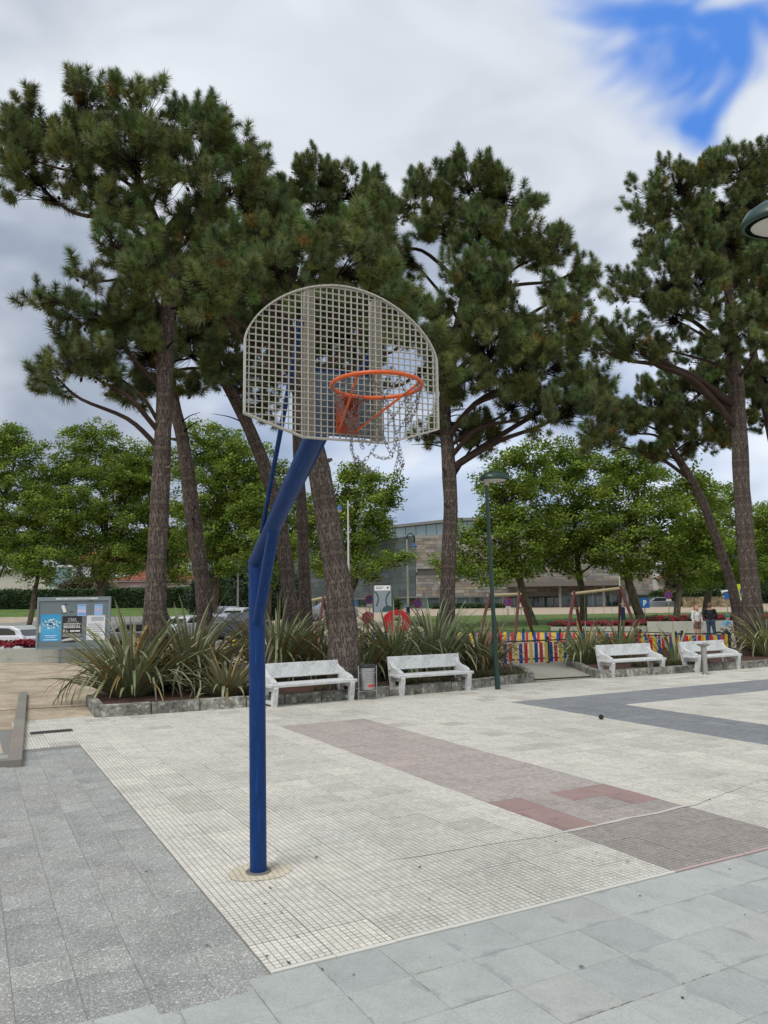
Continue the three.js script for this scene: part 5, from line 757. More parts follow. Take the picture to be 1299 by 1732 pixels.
hedge([-54.909,-101], [-23.414,-100], 2.3, 1.4, 'long clipped hedge in front of the houses at left', 2600, 71);
hedge([33.89,-98], [41.247,-96], 2.2, 1.6, 'clipped hedge behind the standing people at right', 800, 72);
hedge([6.488,-102], [15.438,-102], 0.9, 0.9, 'low hedge before the glass front of the stone building', 420, 73);
const darkBush = new THREE.MeshPhysicalMaterial({ color: lin(0.034, 0.06, 0.03), roughness: 0.85, side: THREE.DoubleSide }), oliveBush = new THREE.MeshPhysicalMaterial({ color: lin(0.085, 0.075, 0.035), roughness: 0.85, side: THREE.DoubleSide });
bush([-16.781,-84], 3.0, 3.6, 'dark bushy conifer right of the curving pine trunk', 81, darkBush);
bush([-19.932,-88], 2.6, 2.6, 'dark bush behind the curving pine trunk near the parked cars', 82, darkBush);
bush([-13.538,-80], 2.4, 2.6, 'dark bush hidden behind the blue pole', 83, darkBush);
bush([-41.594,-104], 2.4, 2.4, 'reddish bush right of the glazed bay of the cream house', 84, oliveBush);
bush([-38.256,-104], 2.6, 2.0, 'green bush in front of the stone house', 85, oliveBush);
bush([-45.338,-110], 2.2, 4.2, 'dark clipped bush between the cream house and the stone house', 86, darkBush);
bush([-50.179,-104], 1.8, 1.6, 'round bush below the cream house wall', 87);
bush([-11.328,-84], 2.6, 3.0, 'dark bush left of the slate wall of the stone building', 88, darkBush);
bush([40.939,-106], 2.6, 3.0, 'olive bush under the brown-roofed house at right', 89, oliveBush);
bush([45.58,-108], 3.0, 3.0, 'green bush left of the slim leaning pine at right', 90);
bush([52.576,-108], 3.2, 3.4, 'dark bush behind the thick right-hand pine trunk', 91, darkBush);
bush([0.637,-100], 1.4, 1.2, 'small bush at the foot of the slate wall', 92);
// far wood closing the view
{
  const r = mulberry(93), n = 5200, im = new THREE.InstancedMesh(leafGeo, new THREE.MeshPhysicalMaterial({ color: lin(0.05, 0.075, 0.04), roughness: 0.9, side: THREE.DoubleSide }), n), d = new THREE.Object3D();
  for (let i = 0; i < n; i++) { const u = (r() - 0.5) * 2, z = -170 - r() * 40, x = u * 150, top = 9 + 7 * fbm(x * 0.05 + 9, 3.3, 1.1, 3); d.position.set(x, hgt(x, z) + r() * top, z); d.rotation.set(r() * 3, r() * 6.3, r() * 3); d.scale.setScalar(4 + r() * 3); d.updateMatrix(); im.setMatrixAt(i, d.matrix); const w = 0.7 + r() * 0.6; im.setColorAt(i, lin(w, w, w)); }
  im.name = 'far_wood'; im.userData = { kind: 'stuff', label: 'distant dark wood beyond the houses', category: 'trees' }; shadows(im); scene.add(im);
}

// ---------------------------------------------------------------- buildings
M.glassDark = new THREE.MeshPhysicalMaterial({ color: srgb(62, 86, 88), roughness: 0.08, metalness: 0, clearcoat: 0.6 }); M.glassTeal = new THREE.MeshPhysicalMaterial({ color: srgb(104, 138, 138), roughness: 0.1, clearcoat: 0.7 }); M.metalGrey = std(srgb(120, 122, 122), 0.5, { metalness: 0.3 }); M.concrete = std(srgb(150, 146, 138), 0.9, { map: rep(slabTex, 0.3) }); M.concrete.color.multiplyScalar(1.7);
M.dark = Array.isArray(M.dark) ? M.dark : M.dark; M.voidMat = std(srgb(150, 146, 138), 0.9);
// wall clad with blocks laid in uneven courses; each block a bevelled slab with its own tone
function cladding(parent, o, ux, W, yb, yt, tones, hs, ws, seed, cut = () => true, topAt = () => yt) {
  const r = mulberry(seed), l = []; let y = yb;
  while (y < yt - 0.05) { const h = hs[0] + r() * (hs[1] - hs[0]); let x = -r() * ws[1];
    while (x < W) { const w = ws[0] + r() * (ws[1] - ws[0]), x0 = Math.max(0, x), x1 = Math.min(W, x + w), cx = (x0 + x1) / 2, hh = Math.min(h, topAt(cx) - y); if (x1 - x0 > 0.05 && hh > 0.08 && cut(cx, y + h / 2)) { const g = new THREE.BoxGeometry(x1 - x0 - 0.025, hh - 0.025, 0.12 + r() * 0.05); g.translate(cx, y + hh / 2, 0); const c = tones[Math.floor(r() * tones.length)], k = 0.55 + r() * 0.3; l.push(paint(g, lin(c[0] * k, c[1] * k, c[2] * k))); } x += w; } y += h; }
  const g = merge(l, true), m = new THREE.Matrix4().makeBasis(V(ux[0], 0, ux[1]), V(0, 1, 0), V(-ux[1], 0, ux[0])); m.setPosition(o[0], 0, o[1]); g.applyMatrix4(m);
  part(parent, 'stone_cladding', g, new THREE.MeshStandardMaterial({ vertexColors: true, roughness: 0.9 }), 'stuff');
}
{
  const cN = [4.195,-105], rE = [36.044,-104], lE = [-15.718,-134], yG = [4.171,0.942,-105][1], y1 = [4.212,3.089,-105][1], y2 = [4.37,11.462,-105][1], y3 = [12.547,13.633,-108][1];
  const t = thing('museum_building', 'long low building clad in patchwork stone and slate with a glass clerestory', 'building', [cN[0], 0, cN[1]]);
  const L = (p) => [p[0] - cN[0], p[1] - cN[1]], E = L(rE), WL = L(lE), WW = Math.hypot(...E), LL = Math.hypot(...WL), ue = [E[0] / WW, E[1] / WW], ul = [-WL[0] / LL, -WL[1] / LL];
  const stone = [[0.36, 0.33, 0.29], [0.40, 0.38, 0.35], [0.30, 0.27, 0.23], [0.42, 0.34, 0.25], [0.36, 0.35, 0.33], [0.46, 0.43, 0.38], [0.33, 0.28, 0.22], [0.30, 0.29, 0.28], [0.44, 0.38, 0.30]], slate = [[0.115, 0.145, 0.145], [0.125, 0.155, 0.155], [0.105, 0.135, 0.135], [0.13, 0.16, 0.157]];
  // solid core behind the cladding
  const core = (o, u, W, yb, yt, depth, m, name) => { const g = new THREE.BoxGeometry(W, yt - yb, depth); g.translate(W / 2, (yb + yt) / 2, -depth / 2 - 0.07); g.applyMatrix4(new THREE.Matrix4().makeBasis(V(u[0], 0, u[1]), V(0, 1, 0), V(-u[1], 0, u[0])).setPosition(o[0], 0, o[1])); part(t, name, g, m); };
  core([0, 0], ue, WW, y1, y2, 14, std(lin(0.1, 0.095, 0.085), 1), 'wall'); core(WL, ul, LL - 0.2, y1, y2 - 0.01, 10, std(lin(0.07, 0.085, 0.085), 1), 'wall');
  cladding(t, [0, 0], ue, WW, y1, y2, stone, [0.32, 0.5], [0.5, 1.4], 301, (x, y) => !(x > 0.2 && x < 4.4 && y > 6.0 && y < 6.7));
  cladding(t, WL, ul, LL, y1, y2, slate, [0.7, 1.0], [1.2, 2.6], 302);
  // ground floor: recessed glazing with mullions, entrance under a canopy
  const pane = (o, u, a, b, rec, m, h0 = yG - 0.6, h1 = y1) => { const g = new THREE.BoxGeometry(b - a - 0.06, h1 - h0, 0.04); g.translate((a + b) / 2, (h0 + h1) / 2, -rec); g.applyMatrix4(new THREE.Matrix4().makeBasis(V(u[0], 0, u[1]), V(0, 1, 0), V(-u[1], 0, u[0])).setPosition(o[0], 0, o[1])); return part(t, 'pane', g, m); };
  const bar = (o, u, a, w, rec, h0, h1, name, m) => { const g = new THREE.BoxGeometry(w, h1 - h0, 0.14); g.translate(a, (h0 + h1) / 2, -rec); g.applyMatrix4(new THREE.Matrix4().makeBasis(V(u[0], 0, u[1]), V(0, 1, 0), V(-u[1], 0, u[0])).setPosition(o[0], 0, o[1])); return part(t, name, g, m); };
  const n = Math.round(WW / 1.5); for (let i = 0; i < n; i++) { const a = i * WW / n, b = a + WW / n, ent = a > 12 && b < 20.5; if (!ent) pane([0, 0], ue, a, b, 0.7, i % 4 === 1 ? M.glassDark : M.glassTeal); if (!ent) bar([0, 0], ue, a, 0.07, 0.65, yG - 0.6, y1, 'mullion', M.metalGrey); }
  const nl = Math.round(LL / 2.2); for (let i = 0; i < nl; i++) { pane(WL, ul, i * LL / nl, (i + 1) * LL / nl, 0.6, i % 2 ? M.glassDark : M.glassTeal); bar(WL, ul, i * LL / nl, 0.08, 0.55, yG - 0.6, y1, 'mullion', M.metalGrey); }
  core([0, 0].map((v, i) => v), ue, WW, yG - 1, y1 - 0.02, 9, M.voidMat, 'interior'); t.children[t.children.length - 1].position.set(-(-ue[1]) * 1.6, 0, -(ue[0]) * 1.6);
  core(WL, ul, LL, yG - 1, y1 - 0.02, 6, M.voidMat, 'interior'); t.children[t.children.length - 1].position.set(ul[1] * 1.4, 0, -ul[0] * 1.4);
  bar([0, 0], ue, WW / 2, WW + 0.3, -0.1, y1 - 0.22, y1 + 0.02, 'lintel', M.metalGrey); bar(WL, ul, LL / 2, LL, -0.1, y1 - 0.2, y1 + 0.02, 'lintel', M.metalGrey);
  bar([0, 0], ue, WW - 0.3, 0.5, 0.1, yG - 0.8, y1 - 0.23, 'pier', M.concrete); bar([0, 0], ue, 6.6, 0.4, 0.2, yG - 0.8, y1 - 0.23, 'pier', M.concrete);
  // entrance
  for (let i = 0; i < 5; i++) { const d0 = 12.6 + i * 1.55; const d = pane([0, 0], ue, d0, d0 + 1.5, 1.2, M.glassDark, yG - 0.5, y1 - 0.4); d.name = 'door'; const f = bar([0, 0], ue, d0, 0.1, 1.1, yG - 0.5, y1 - 0.3, 'door_frame', std(srgb(176, 178, 176), 0.5)); }
  const can = (o, u) => { const g = new THREE.BoxGeometry(15.6, 0.65, 5); g.translate(20.0, y1 + 1.35, 2.5); g.applyMatrix4(new THREE.Matrix4().makeBasis(V(u[0], 0, u[1]), V(0, 1, 0), V(-u[1], 0, u[0])).setPosition(o[0], 0, o[1])); return g; };
  part(t, 'canopy', can([0, 0], ue), std(srgb(112, 106, 98), 0.85));
  for (const x of [13.2, 18.6, 24.2, 27.2]) { const g = new THREE.CylinderGeometry(0.18, 0.18, y1 + 1.03 - yG + 0.8, 16); g.translate(x, (y1 + 1.03 + yG - 0.8) / 2, 4.2); g.applyMatrix4(new THREE.Matrix4().makeBasis(V(ue[0], 0, ue[1]), V(0, 1, 0), V(-ue[1], 0, ue[0]))); part(t, 'column', g, M.concrete); }
  // clerestory: glass strip set back, rising to the middle, thin metal roof
  const RX0 = -7, RXm = 6.5, RX1 = WW - 1, back = -3.2, yA = y2 - 0.05, top = (x) => x < RXm ? mix(y2 + 0.9, y3, (x - RX0) / (RXm - RX0)) : y3;
  const cl = (xs) => xs; const N = 26;
  for (let i = 0; i < N; i++) { const x0 = mix(RX0, RX1, i / N), x1 = mix(RX0, RX1, (i + 1) / N), sh = new THREE.Shape([new THREE.Vector2(x0 + 0.04, yA), new THREE.Vector2(x1 - 0.04, yA), new THREE.Vector2(x1 - 0.04, top(x1) - 0.02), new THREE.Vector2(x0 + 0.04, top(x0) - 0.02)]), g = new THREE.ExtrudeGeometry(sh, { depth: 0.06, bevelEnabled: false }); g.translate(0, 0, back); part(t, 'clerestory_pane', g, new THREE.MeshPhysicalMaterial({ color: srgb(146, 172, 176), roughness: 0.12, clearcoat: 0.6 })); part(t, 'mullion', bx(0.09, top(x0) - yA, 0.12, x0, (yA + top(x0)) / 2, back + 0.06), M.metalGrey); }
  const rs = new THREE.Shape([new THREE.Vector2(RX0 - 0.5, top(RX0)), new THREE.Vector2(RXm, y3), new THREE.Vector2(RX1 + 0.4, y3), new THREE.Vector2(RX1 + 0.4, y3 + 0.4), new THREE.Vector2(RXm, y3 + 0.4), new THREE.Vector2(RX0 - 0.5, top(RX0) + 0.35)]), rg = new THREE.ExtrudeGeometry(rs, { depth: 9, bevelEnabled: false }); rg.translate(0, 0, back - 8.2); part(t, 'roof', rg, std(srgb(128, 128, 124), 0.7));
}
// houses
M.tile = std(srgb(178, 104, 78), 0.9, { map: rep(stoneTex, 0.5) }); M.tile.color.multiplyScalar(1.8); M.cream = std(srgb(206, 200, 186), 0.9); M.stoneWall = std(srgb(170, 154, 128), 0.95, { map: rep(stoneTex, 0.35) }); M.stoneWall.color.multiplyScalar(1.8); M.whitePaint = std(srgb(222, 222, 220), 0.7); M.pinkWall = std(srgb(196, 176, 164), 0.9);
function hipRoof(w, d, h, y, over = 0.5, ridge = 0.45) {
  const W = w / 2 + over, D = d / 2 + over, R = w / 2 * ridge, P = [[-W, y, D], [W, y, D], [W, y, -D], [-W, y, -D], [-R, y + h, 0], [R, y + h, 0]], F = [[0, 1, 5], [0, 5, 4], [1, 2, 5], [2, 3, 4], [2, 4, 5], [3, 0, 4], [0, 3, 2], [0, 2, 1]], A = []; for (const f of F) for (const i of f) A.push(...P[i]);
  const g = new THREE.BufferGeometry(); g.setAttribute('position', new THREE.Float32BufferAttribute(A, 3)); g.computeVertexNormals(); return boxUV(g);
}
function house(foot, w, d, h, turn, wallM, roofM, roofH, label, wins, o = {}) {
  const y = o.y ?? hgt(foot[0], foot[1]), t = thing('house', label, 'house', [foot[0], y, foot[1]], turn, 'houses behind the trees');
  part(t, 'wall', boxUV(bx(w, h + 1, d, 0, h / 2 - 0.5, 0)), wallM);
  if (o.flat) part(t, 'roof', bx(w + 0.5, 0.45, d + 0.5, 0, h + 0.225, 0), roofM);
  else { const r = part(t, 'roof', hipRoof(w, d, roofH, h, 0.6, o.ridge ?? 0.45), roofM); if (o.chimney) part(r, 'chimney', bx(0.6, 1.4, 0.6, w * 0.2, h + roofH * 0.8, 0), wallM); }
  part(t, 'eaves', bx(w + 0.9, 0.18, d + 0.9, 0, h - 0.1, 0), M.whitePaint);
  for (const [x, yy, ww, hh, shut] of wins) { const f = part(t, 'window', bx(ww, hh, 0.1, x, yy, d / 2 + 0.03), M.whitePaint); if (!shut) part(f, 'pane', bx(ww - 0.25, hh - 0.25, 0.04, x, yy, d / 2 + 0.085), M.glassDark); else part(f, 'shutter', bx(ww - 0.14, hh - 0.14, 0.04, x, yy, d / 2 + 0.085), std(srgb(228, 230, 230), 0.6)); }
  return t;
}
{
  const h = house([-56.437,-112], 19, 9, 4.6, 0.06, M.cream, std(srgb(168, 172, 174), 0.7), 1.6, 'cream house with a pale roof and a glazed bay at left edge', [[1.2, 3.3, 1.0, 1.6], [-4.5, 3.3, 1.2, 1.6], [5.5, 0.9, 3.0, 1.3], [-2, 0.9, 1.2, 1.4]], { ridge: 0.8, y: 3.1 });
  const bayX = 10.8; part(h, 'bay', bx(3.2, 5.6, 5, bayX, 2.3, 2.2), M.whitePaint);
  for (let r = 0; r < 2; r++) for (let c = 0; c < 3; c++) part(h, 'bay_pane', bx(0.92, r ? 2.6 : 1.5, 0.06, bayX - 1 + c * 1.0, r ? 3.5 : 0.9, 4.73), M.glassTeal);
  house([-43.758,-122], 12.5, 9, 5.4, -0.05, M.stoneWall, M.tile, 2.4, 'tan stone house with terracotta hip roof between plane tree trunks', [[-4.2, 4.0, 1.2, 1.6, 1], [-1.6, 4.0, 1.4, 1.6, 1], [2.4, 4.0, 1.8, 1.6, 1], [4.9, 4.0, 1.6, 1.6, 1], [1.0, 0.9, 2.6, 1.6, 1]], { y: 3.5, chimney: 1 });
  house([-32.127,-112], 11, 8, 2.9, 0.08, M.pinkWall, M.tile, 1.7, 'low pinkish house with terracotta roof behind the leftmost pine trunks', [[-3, 1.6, 1.4, 1.1], [0.5, 1.6, 1.4, 1.1], [3.6, 1.6, 1.4, 1.1]], { y: 3.0 });
  house([-31.054,-106], 10, 3, 0.9, 0.04, M.pinkWall, M.tile, 1.1, 'long low terracotta garage roof in front of the pinkish house', [], { y: 2.6 });
  house([-29.97,-128], 8, 8, 6.6, 0, M.cream, M.tile, 1.8, 'pale yellow house peeking out right of the curving pine', [[-1, 5, 1.4, 1.3], [2, 5, 1.4, 1.3]], { y: 3.4 });
  house([43.77,-122], 5.4, 8, 6.4, 0, M.whitePaint, std(srgb(206, 206, 202), 0.7), 0, 'white flat-roofed house right of the stone building', [[-1, 4.6, 1.8, 1.5], [1.4, 4.6, 1.6, 1.5], [0, 1.6, 3, 1.4]], { flat: 1, y: 1.4 });
  house([45.034,-118], 6.2, 7, 3.4, 0.1, M.cream, std(srgb(132, 92, 78), 0.9), 2.0, 'small house with brown roof right of the white flat-roofed one', [[-1, 1.8, 1.2, 1.2], [1.4, 1.8, 1.2, 1.2]], { y: 2.0 });
  house([53.081,-126], 4.6, 7, 3.6, 0, M.whitePaint, std(srgb(196, 194, 190), 0.8), 2.6, 'white gabled house between plane trees at right', [[0, 2.2, 1.3, 1.3]], { ridge: 0.05, y: 2.4 });
  house([58.601,-120], 5, 7, 3.4, 0, std(srgb(190, 130, 112), 0.9), M.tile, 1.6, 'reddish house at the right edge behind the thick pine', [[-0.5, 2, 1.4, 1.2]], { y: 1.6 });
  // long low garden wall, tan, right
  solo('boundary_wall', boxUV(bx(8, 1.8, 0.3).translate(...[39.309,1.546,-92])), M.stoneWall, 'tan boundary wall behind the standing people', 'wall');
}

// ---------------------------------------------------------------- cars, street lamps, signs, people
const tyre = std(lin(0.015, 0.015, 0.016), 0.9), rimM = std(srgb(150, 152, 155), 0.4, { metalness: 0.6 }), carGlass = new THREE.MeshPhysicalMaterial({ color: lin(0.02, 0.026, 0.03), roughness: 0.06, clearcoat: 1 });
const carLower = [[-2.05, 0.32], [-2.1, 0.55], [-2.06, 0.86], [-1.9, 0.93], [-0.95, 0.97], [0.9, 0.99], [1.95, 1.0], [2.08, 0.86], [2.1, 0.5], [2.02, 0.3]], carTop = [[-1.05, 0.95], [-0.35, 1.42], [0.2, 1.5], [1.2, 1.48], [1.72, 1.3], [1.95, 0.98]];
const shp = (l) => { const s = new THREE.Shape(); l.forEach((p, i) => i ? s.lineTo(p[0], p[1]) : s.moveTo(p[0], p[1])); s.closePath(); return s; };
const ext = (l, w, b) => { const g = new THREE.ExtrudeGeometry(shp(l), { depth: w - 2 * b, bevelEnabled: true, bevelSize: b, bevelThickness: b, bevelSegments: 3 }); g.translate(0, 0, -(w - 2 * b) / 2); return g; };
const bodyGeo = ext(carLower, 1.76, 0.08), cabGeo = ext(carTop, 1.5, 0.07), sideGlass = ext([[-0.78, 1.0], [-0.3, 1.36], [0.2, 1.43], [1.1, 1.41], [1.5, 1.28], [1.62, 1.02]], 1.58, 0.012), wheelG = new THREE.CylinderGeometry(0.315, 0.315, 0.2, 26).rotateX(Math.PI / 2), rimG = new THREE.CylinderGeometry(0.2, 0.2, 0.206, 18).rotateX(Math.PI / 2);
function car(pos, turn, color, label, y, metal = 0.2) {
  const t = thing('parked_car', label, 'car', [pos[0], y ?? hgt(pos[0], pos[1]) + 0.04, pos[1]], turn, 'cars parked beyond the plaza'), m = new THREE.MeshPhysicalMaterial({ color, roughness: 0.35, metalness: metal, clearcoat: 1, clearcoatRoughness: 0.1 });
  const body = part(t, 'body', bodyGeo, m); part(t, 'cabin', cabGeo, m); part(t, 'side_window', sideGlass, carGlass);
  const ws = bx(0.02, 0.5, 1.3); ws.rotateZ(-0.98); ws.translate(-0.77, 1.2, 0); part(t, 'windscreen', ws, carGlass); const rw2 = bx(0.02, 0.4, 1.28); rw2.rotateZ(0.62); rw2.translate(1.92, 1.18, 0); part(t, 'rear_window', rw2, carGlass);
  for (const x of [-1.3, 1.28]) for (const z of [-0.78, 0.78]) { const w = part(t, 'wheel', wheelG, tyre); w.position.set(x, 0.315, z); part(w, 'rim', rimG, rimM); }
  for (const z of [-0.68, 0.68]) { part(t, 'headlight', rbx(0.12, 0.14, 0.34, 0.03, -2.08, 0.74, z), std(srgb(210, 214, 216), 0.2)); part(t, 'tail_light', rbx(0.12, 0.28, 0.2, 0.03, 2.08, 0.82, z), std(srgb(160, 22, 26), 0.3)); }
  part(t, 'bumper', rbx(0.16, 0.2, 1.6, 0.04, 2.13, 0.45, 0), std(lin(0.05, 0.05, 0.05), 0.6)); part(t, 'number_plate', bx(0.02, 0.11, 0.5, 2.19, 0.62, 0), M.whitePaint);
  return t;
}
car([-20.158,-41], -0.35, srgb(222, 224, 226), 'white hatchback at the left edge beyond the red flowers');
car([-14.672,-44], 0.3, srgb(120, 124, 130), 'grey car partly hidden between the board and the leftmost pine', undefined, 0.5);
car([-13.486,-52], 1.2, srgb(206, 208, 210), 'white car between the two left pine trunks');
car([-10.676,-50], 1.35, srgb(170, 174, 178), 'silver car just left of the thin white lamp post', undefined, 0.6);
car([-8.671,-47], 1.3, srgb(60, 66, 74), 'dark grey car in front of the silver ones left of the blue pole', undefined, 0.5);
car([-10.951,-57], 1.35, srgb(205, 208, 212), 'white car in the second row left of the blue pole');
car([-13.382,-65], 1.4, srgb(150, 156, 164), 'silver grey car in the back row near the dark conifer', undefined, 0.5);
car([-4.427,-60], 0.4, srgb(210, 212, 212), 'white car glimpsed left of the thick leaning pine');
car([33.766,-97], 0.05, srgb(120, 126, 132), 'dark silver car parked at the right end of the stone building', undefined, 0.5);
{ const v = car([43.499,-100], 0.15, srgb(226, 228, 228), 'white van behind the slim leaning pine'); v.scale.set(1.15, 1.5, 1.1); }

// slender white street lamps with hanging blue lanterns
const poleWhite = std(srgb(206, 204, 190), 0.6), lampBlue = new THREE.MeshPhysicalMaterial({ color: srgb(28, 78, 150), roughness: 0.4, clearcoat: 0.3 });
function streetLamp(foot, yTop, sides, label, s = 1) {
  const y = hgt(foot[0], foot[1]), H = yTop - y, t = thing('street_lamp', label, 'street lamp', [foot[0], y, foot[1]], 0, 'white street lamps with blue lanterns');
  part(t, 'pole', rod(V(0, 0, 0), V(0, H - 0.3, 0), 0.085, 0.05, 14), poleWhite); part(t, 'base', rod(V(0, -0.2, 0), V(0, 1.1, 0), 0.15, 0.13, 16), std(srgb(24, 48, 92), 0.5));
  for (const q of sides) {
    const a = []; for (let i = 0; i <= 12; i++) { const u = i / 12 * Math.PI * 1.15; a.push(V(q * (0.55 - 0.55 * Math.cos(u)) * s, H - 0.3 + 0.42 * Math.sin(u) * s, 0)); } a.push(V(q * 1.05 * s, H - 0.62 * s, 0)); const e = a[a.length - 1];
    part(t, 'arm', tube(a, a.map(() => 0.032), 26, 8), poleWhite);
    const l = new THREE.LatheGeometry([[0, 0.12], [0.05, 0.1], [0.07, 0], [0.2, -0.12], [0.3, -0.24], [0.3, -0.3], [0, -0.3]].map(p => new THREE.Vector2(p[0] * 0.8, p[1] * 0.8)), 20); l.translate(e.x, e.y - 0.02, 0); const hd = part(t, 'lantern', l, lampBlue);
    const b = new THREE.SphereGeometry(0.19, 16, 10, 0, 6.3, Math.PI / 2, Math.PI / 2); b.scale(1, 1.1, 1); b.translate(e.x, e.y - 0.262, 0); part(hd, 'globe', b, std(srgb(190, 196, 196), 0.3));
  }
  return t;
}
streetLamp([-11.817,-62], [-11.871,8.151,-62][1], [0.55], 'white street lamp left of the bend of the blue pole');
streetLamp([-2.353,-50], [-2.295,9.109,-50][1], [-0.55], 'white street lamp against the tree right of the thick leaning pine');
streetLamp([1.639,-56], [1.726,7.029,-56][1], [0.5], 'white street lamp before the corner of the stone building');
streetLamp([15.308,-50], [15.616,7.88,-50][1], [-0.7], 'taller white street lamp above the second swing');
streetLamp([20.056,-66], [20.3,6.661,-66][1], [0.5], 'shorter white street lamp behind the taller one above the second swing');
// traffic signs
function sign(foot, y, kind, label, s = 0.3) {
  const y0 = hgt(foot[0], foot[1]), t = thing('traffic_sign', label, 'sign', [foot[0], y0, foot[1]], 0, 'traffic signs by the road'), h = y - y0;
  part(t, 'post', rod(V(0, -0.1, 0), V(0, h + s, 0), 0.035, 0.035, 10), std(srgb(150, 152, 150), 0.5));
  const map = canvasTex(128, 128, (c, w) => { c.fillStyle = '#b9bcbe'; c.fillRect(0, 0, w, w); if (kind === 'no') { c.fillStyle = '#b0203a'; c.fillRect(0, 0, w, w); c.fillStyle = '#2c4c9c'; c.beginPath(); c.arc(64, 64, 48, 0, 6.3); c.fill(); c.strokeStyle = '#b0203a'; c.lineWidth = 14; c.beginPath(); c.moveTo(28, 28); c.lineTo(100, 100); c.stroke(); } else if (kind === 'P') { c.fillStyle = '#2060b0'; c.fillRect(0, 0, w, w); c.fillStyle = '#f2f4f6'; c.font = 'bold 100px sans-serif'; c.textAlign = 'center'; c.fillText('P', 64, 100); } else if (kind === 'blue') { c.fillStyle = '#2f74c8'; c.fillRect(0, 0, w, w); } else { c.fillStyle = '#e6e6e2'; c.fillRect(0, 0, w, w); c.strokeStyle = '#b0283a'; c.lineWidth = 12; c.beginPath(); c.moveTo(64, 16); c.lineTo(112, 104); c.lineTo(16, 104); c.closePath(); c.stroke(); } });
  const m = std(0xffffff, 0.5, { map }); let g;
  if (kind === 'no') { g = new THREE.CylinderGeometry(s, s, 0.03, 28); g.rotateX(Math.PI / 2); g.rotateZ(Math.PI / 2); } else if (kind === 'give') { const sh = new THREE.Shape([new THREE.Vector2(-s, -s * 0.8), new THREE.Vector2(s, -s * 0.8), new THREE.Vector2(0, s)]); g = new THREE.ExtrudeGeometry(sh, { depth: 0.03, bevelEnabled: false }); const p = g.attributes.position, u = g.attributes.uv; for (let i = 0; i < p.count; i++) u.setXY(i, 0.5 + p.getX(i) / (2.2 * s), 0.45 + p.getY(i) / (2.2 * s)); } else g = new THREE.BoxGeometry(s * 2, s * 2.2, 0.03);
  g.translate(0, h, 0.055); part(t, 'plate', g, m);
  if (kind === 'no') part(t, 'sub_plate', bx(s * 1.3, s * 0.55, 0.02, 0, h - s * 1.35, 0.055), M.whitePaint);
  return t;
}
sign([-1.18,-58], [-1.177,2.405,-58][1], 'no', 'round no-parking sign left of the tall information panel', 0.32);
sign([2.323,-56], [2.322,2.044,-56][1], 'no', 'round no-parking sign by the corner of the stone building', 0.32);
sign([9.493,-60], [9.496,2.09,-60][1], 'no', 'round no-parking sign inside the first swing frame', 0.32);
sign([10.5,-60], [10.495,1.849,-60][1], 'give', 'white triangular warning sign right of the first swing', 0.34);
sign([25.594,-70], [25.638,2.55,-70][1], 'no', 'round no-parking sign left of the standing people', 0.36);
sign([20.731,-62], [20.731,1.85,-62][1], 'P', 'blue square parking sign with a white letter', 0.36);
sign([-2.652,-66], [-2.652,2.187,-66][1], 'blue', 'small blue square sign right of the thick leaning pine', 0.2);
sign([30.876,-70], [30.919,2.371,-70][1], 'blue', 'small blue square sign behind the child on the bicycle', 0.24);
// information panel with curved dark shapes
{
  const c = [-0.163,-46], y = hgt(c[0], c[1]), t = thing('information_panel', 'tall grey information panel with a white header and dark curved bands', 'sign', [c[0], y, c[1]], 0.05), yt = [-0.148,3.209,-46][1] - y, yb = [-0.171,1.533,-46][1] - y, W = 1.06;
  const map = canvasTex(256, 420, (k, w, h) => { k.fillStyle = '#8c9aa0'; k.fillRect(0, 0, w, h); k.fillStyle = '#3c4448'; k.fillRect(0, 0, w, 20); k.fillStyle = '#f0f2f4'; k.fillRect(16, 20, w - 32, 74); k.fillStyle = '#4a5054'; k.fillRect(36, 40, 110, 9); k.fillRect(36, 62, 84, 9); k.beginPath(); k.arc(w - 52, 56, 15, 0, 6.3); k.fill(); k.lineWidth = 20; k.strokeStyle = '#3a464c'; k.beginPath(); k.moveTo(20, 110); k.bezierCurveTo(100, 200, 60, 260, 40, 330); k.stroke(); k.beginPath(); k.moveTo(w - 20, 110); k.bezierCurveTo(w - 90, 200, w - 90, 270, w - 50, 340); k.stroke(); k.fillStyle = '#3c5458'; k.beginPath(); k.arc(w - 50, h - 10, 90, Math.PI, 0); k.fill(); });
  part(t, 'panel', bx(W, yt - yb, 0.08, 0, (yt + yb) / 2, 0), std(0xffffff, 0.3, { map })); part(t, 'frame', merge([bx(0.07, yt + 0.2, 0.12, -W / 2 - 0.035, yt / 2 - 0.05, 0), bx(0.07, yt + 0.2, 0.12, W / 2 + 0.035, yt / 2 - 0.05, 0), bx(W + 0.14, 0.07, 0.122, 0, yt + 0.085, 0)]), std(srgb(70, 76, 80), 0.5));
}
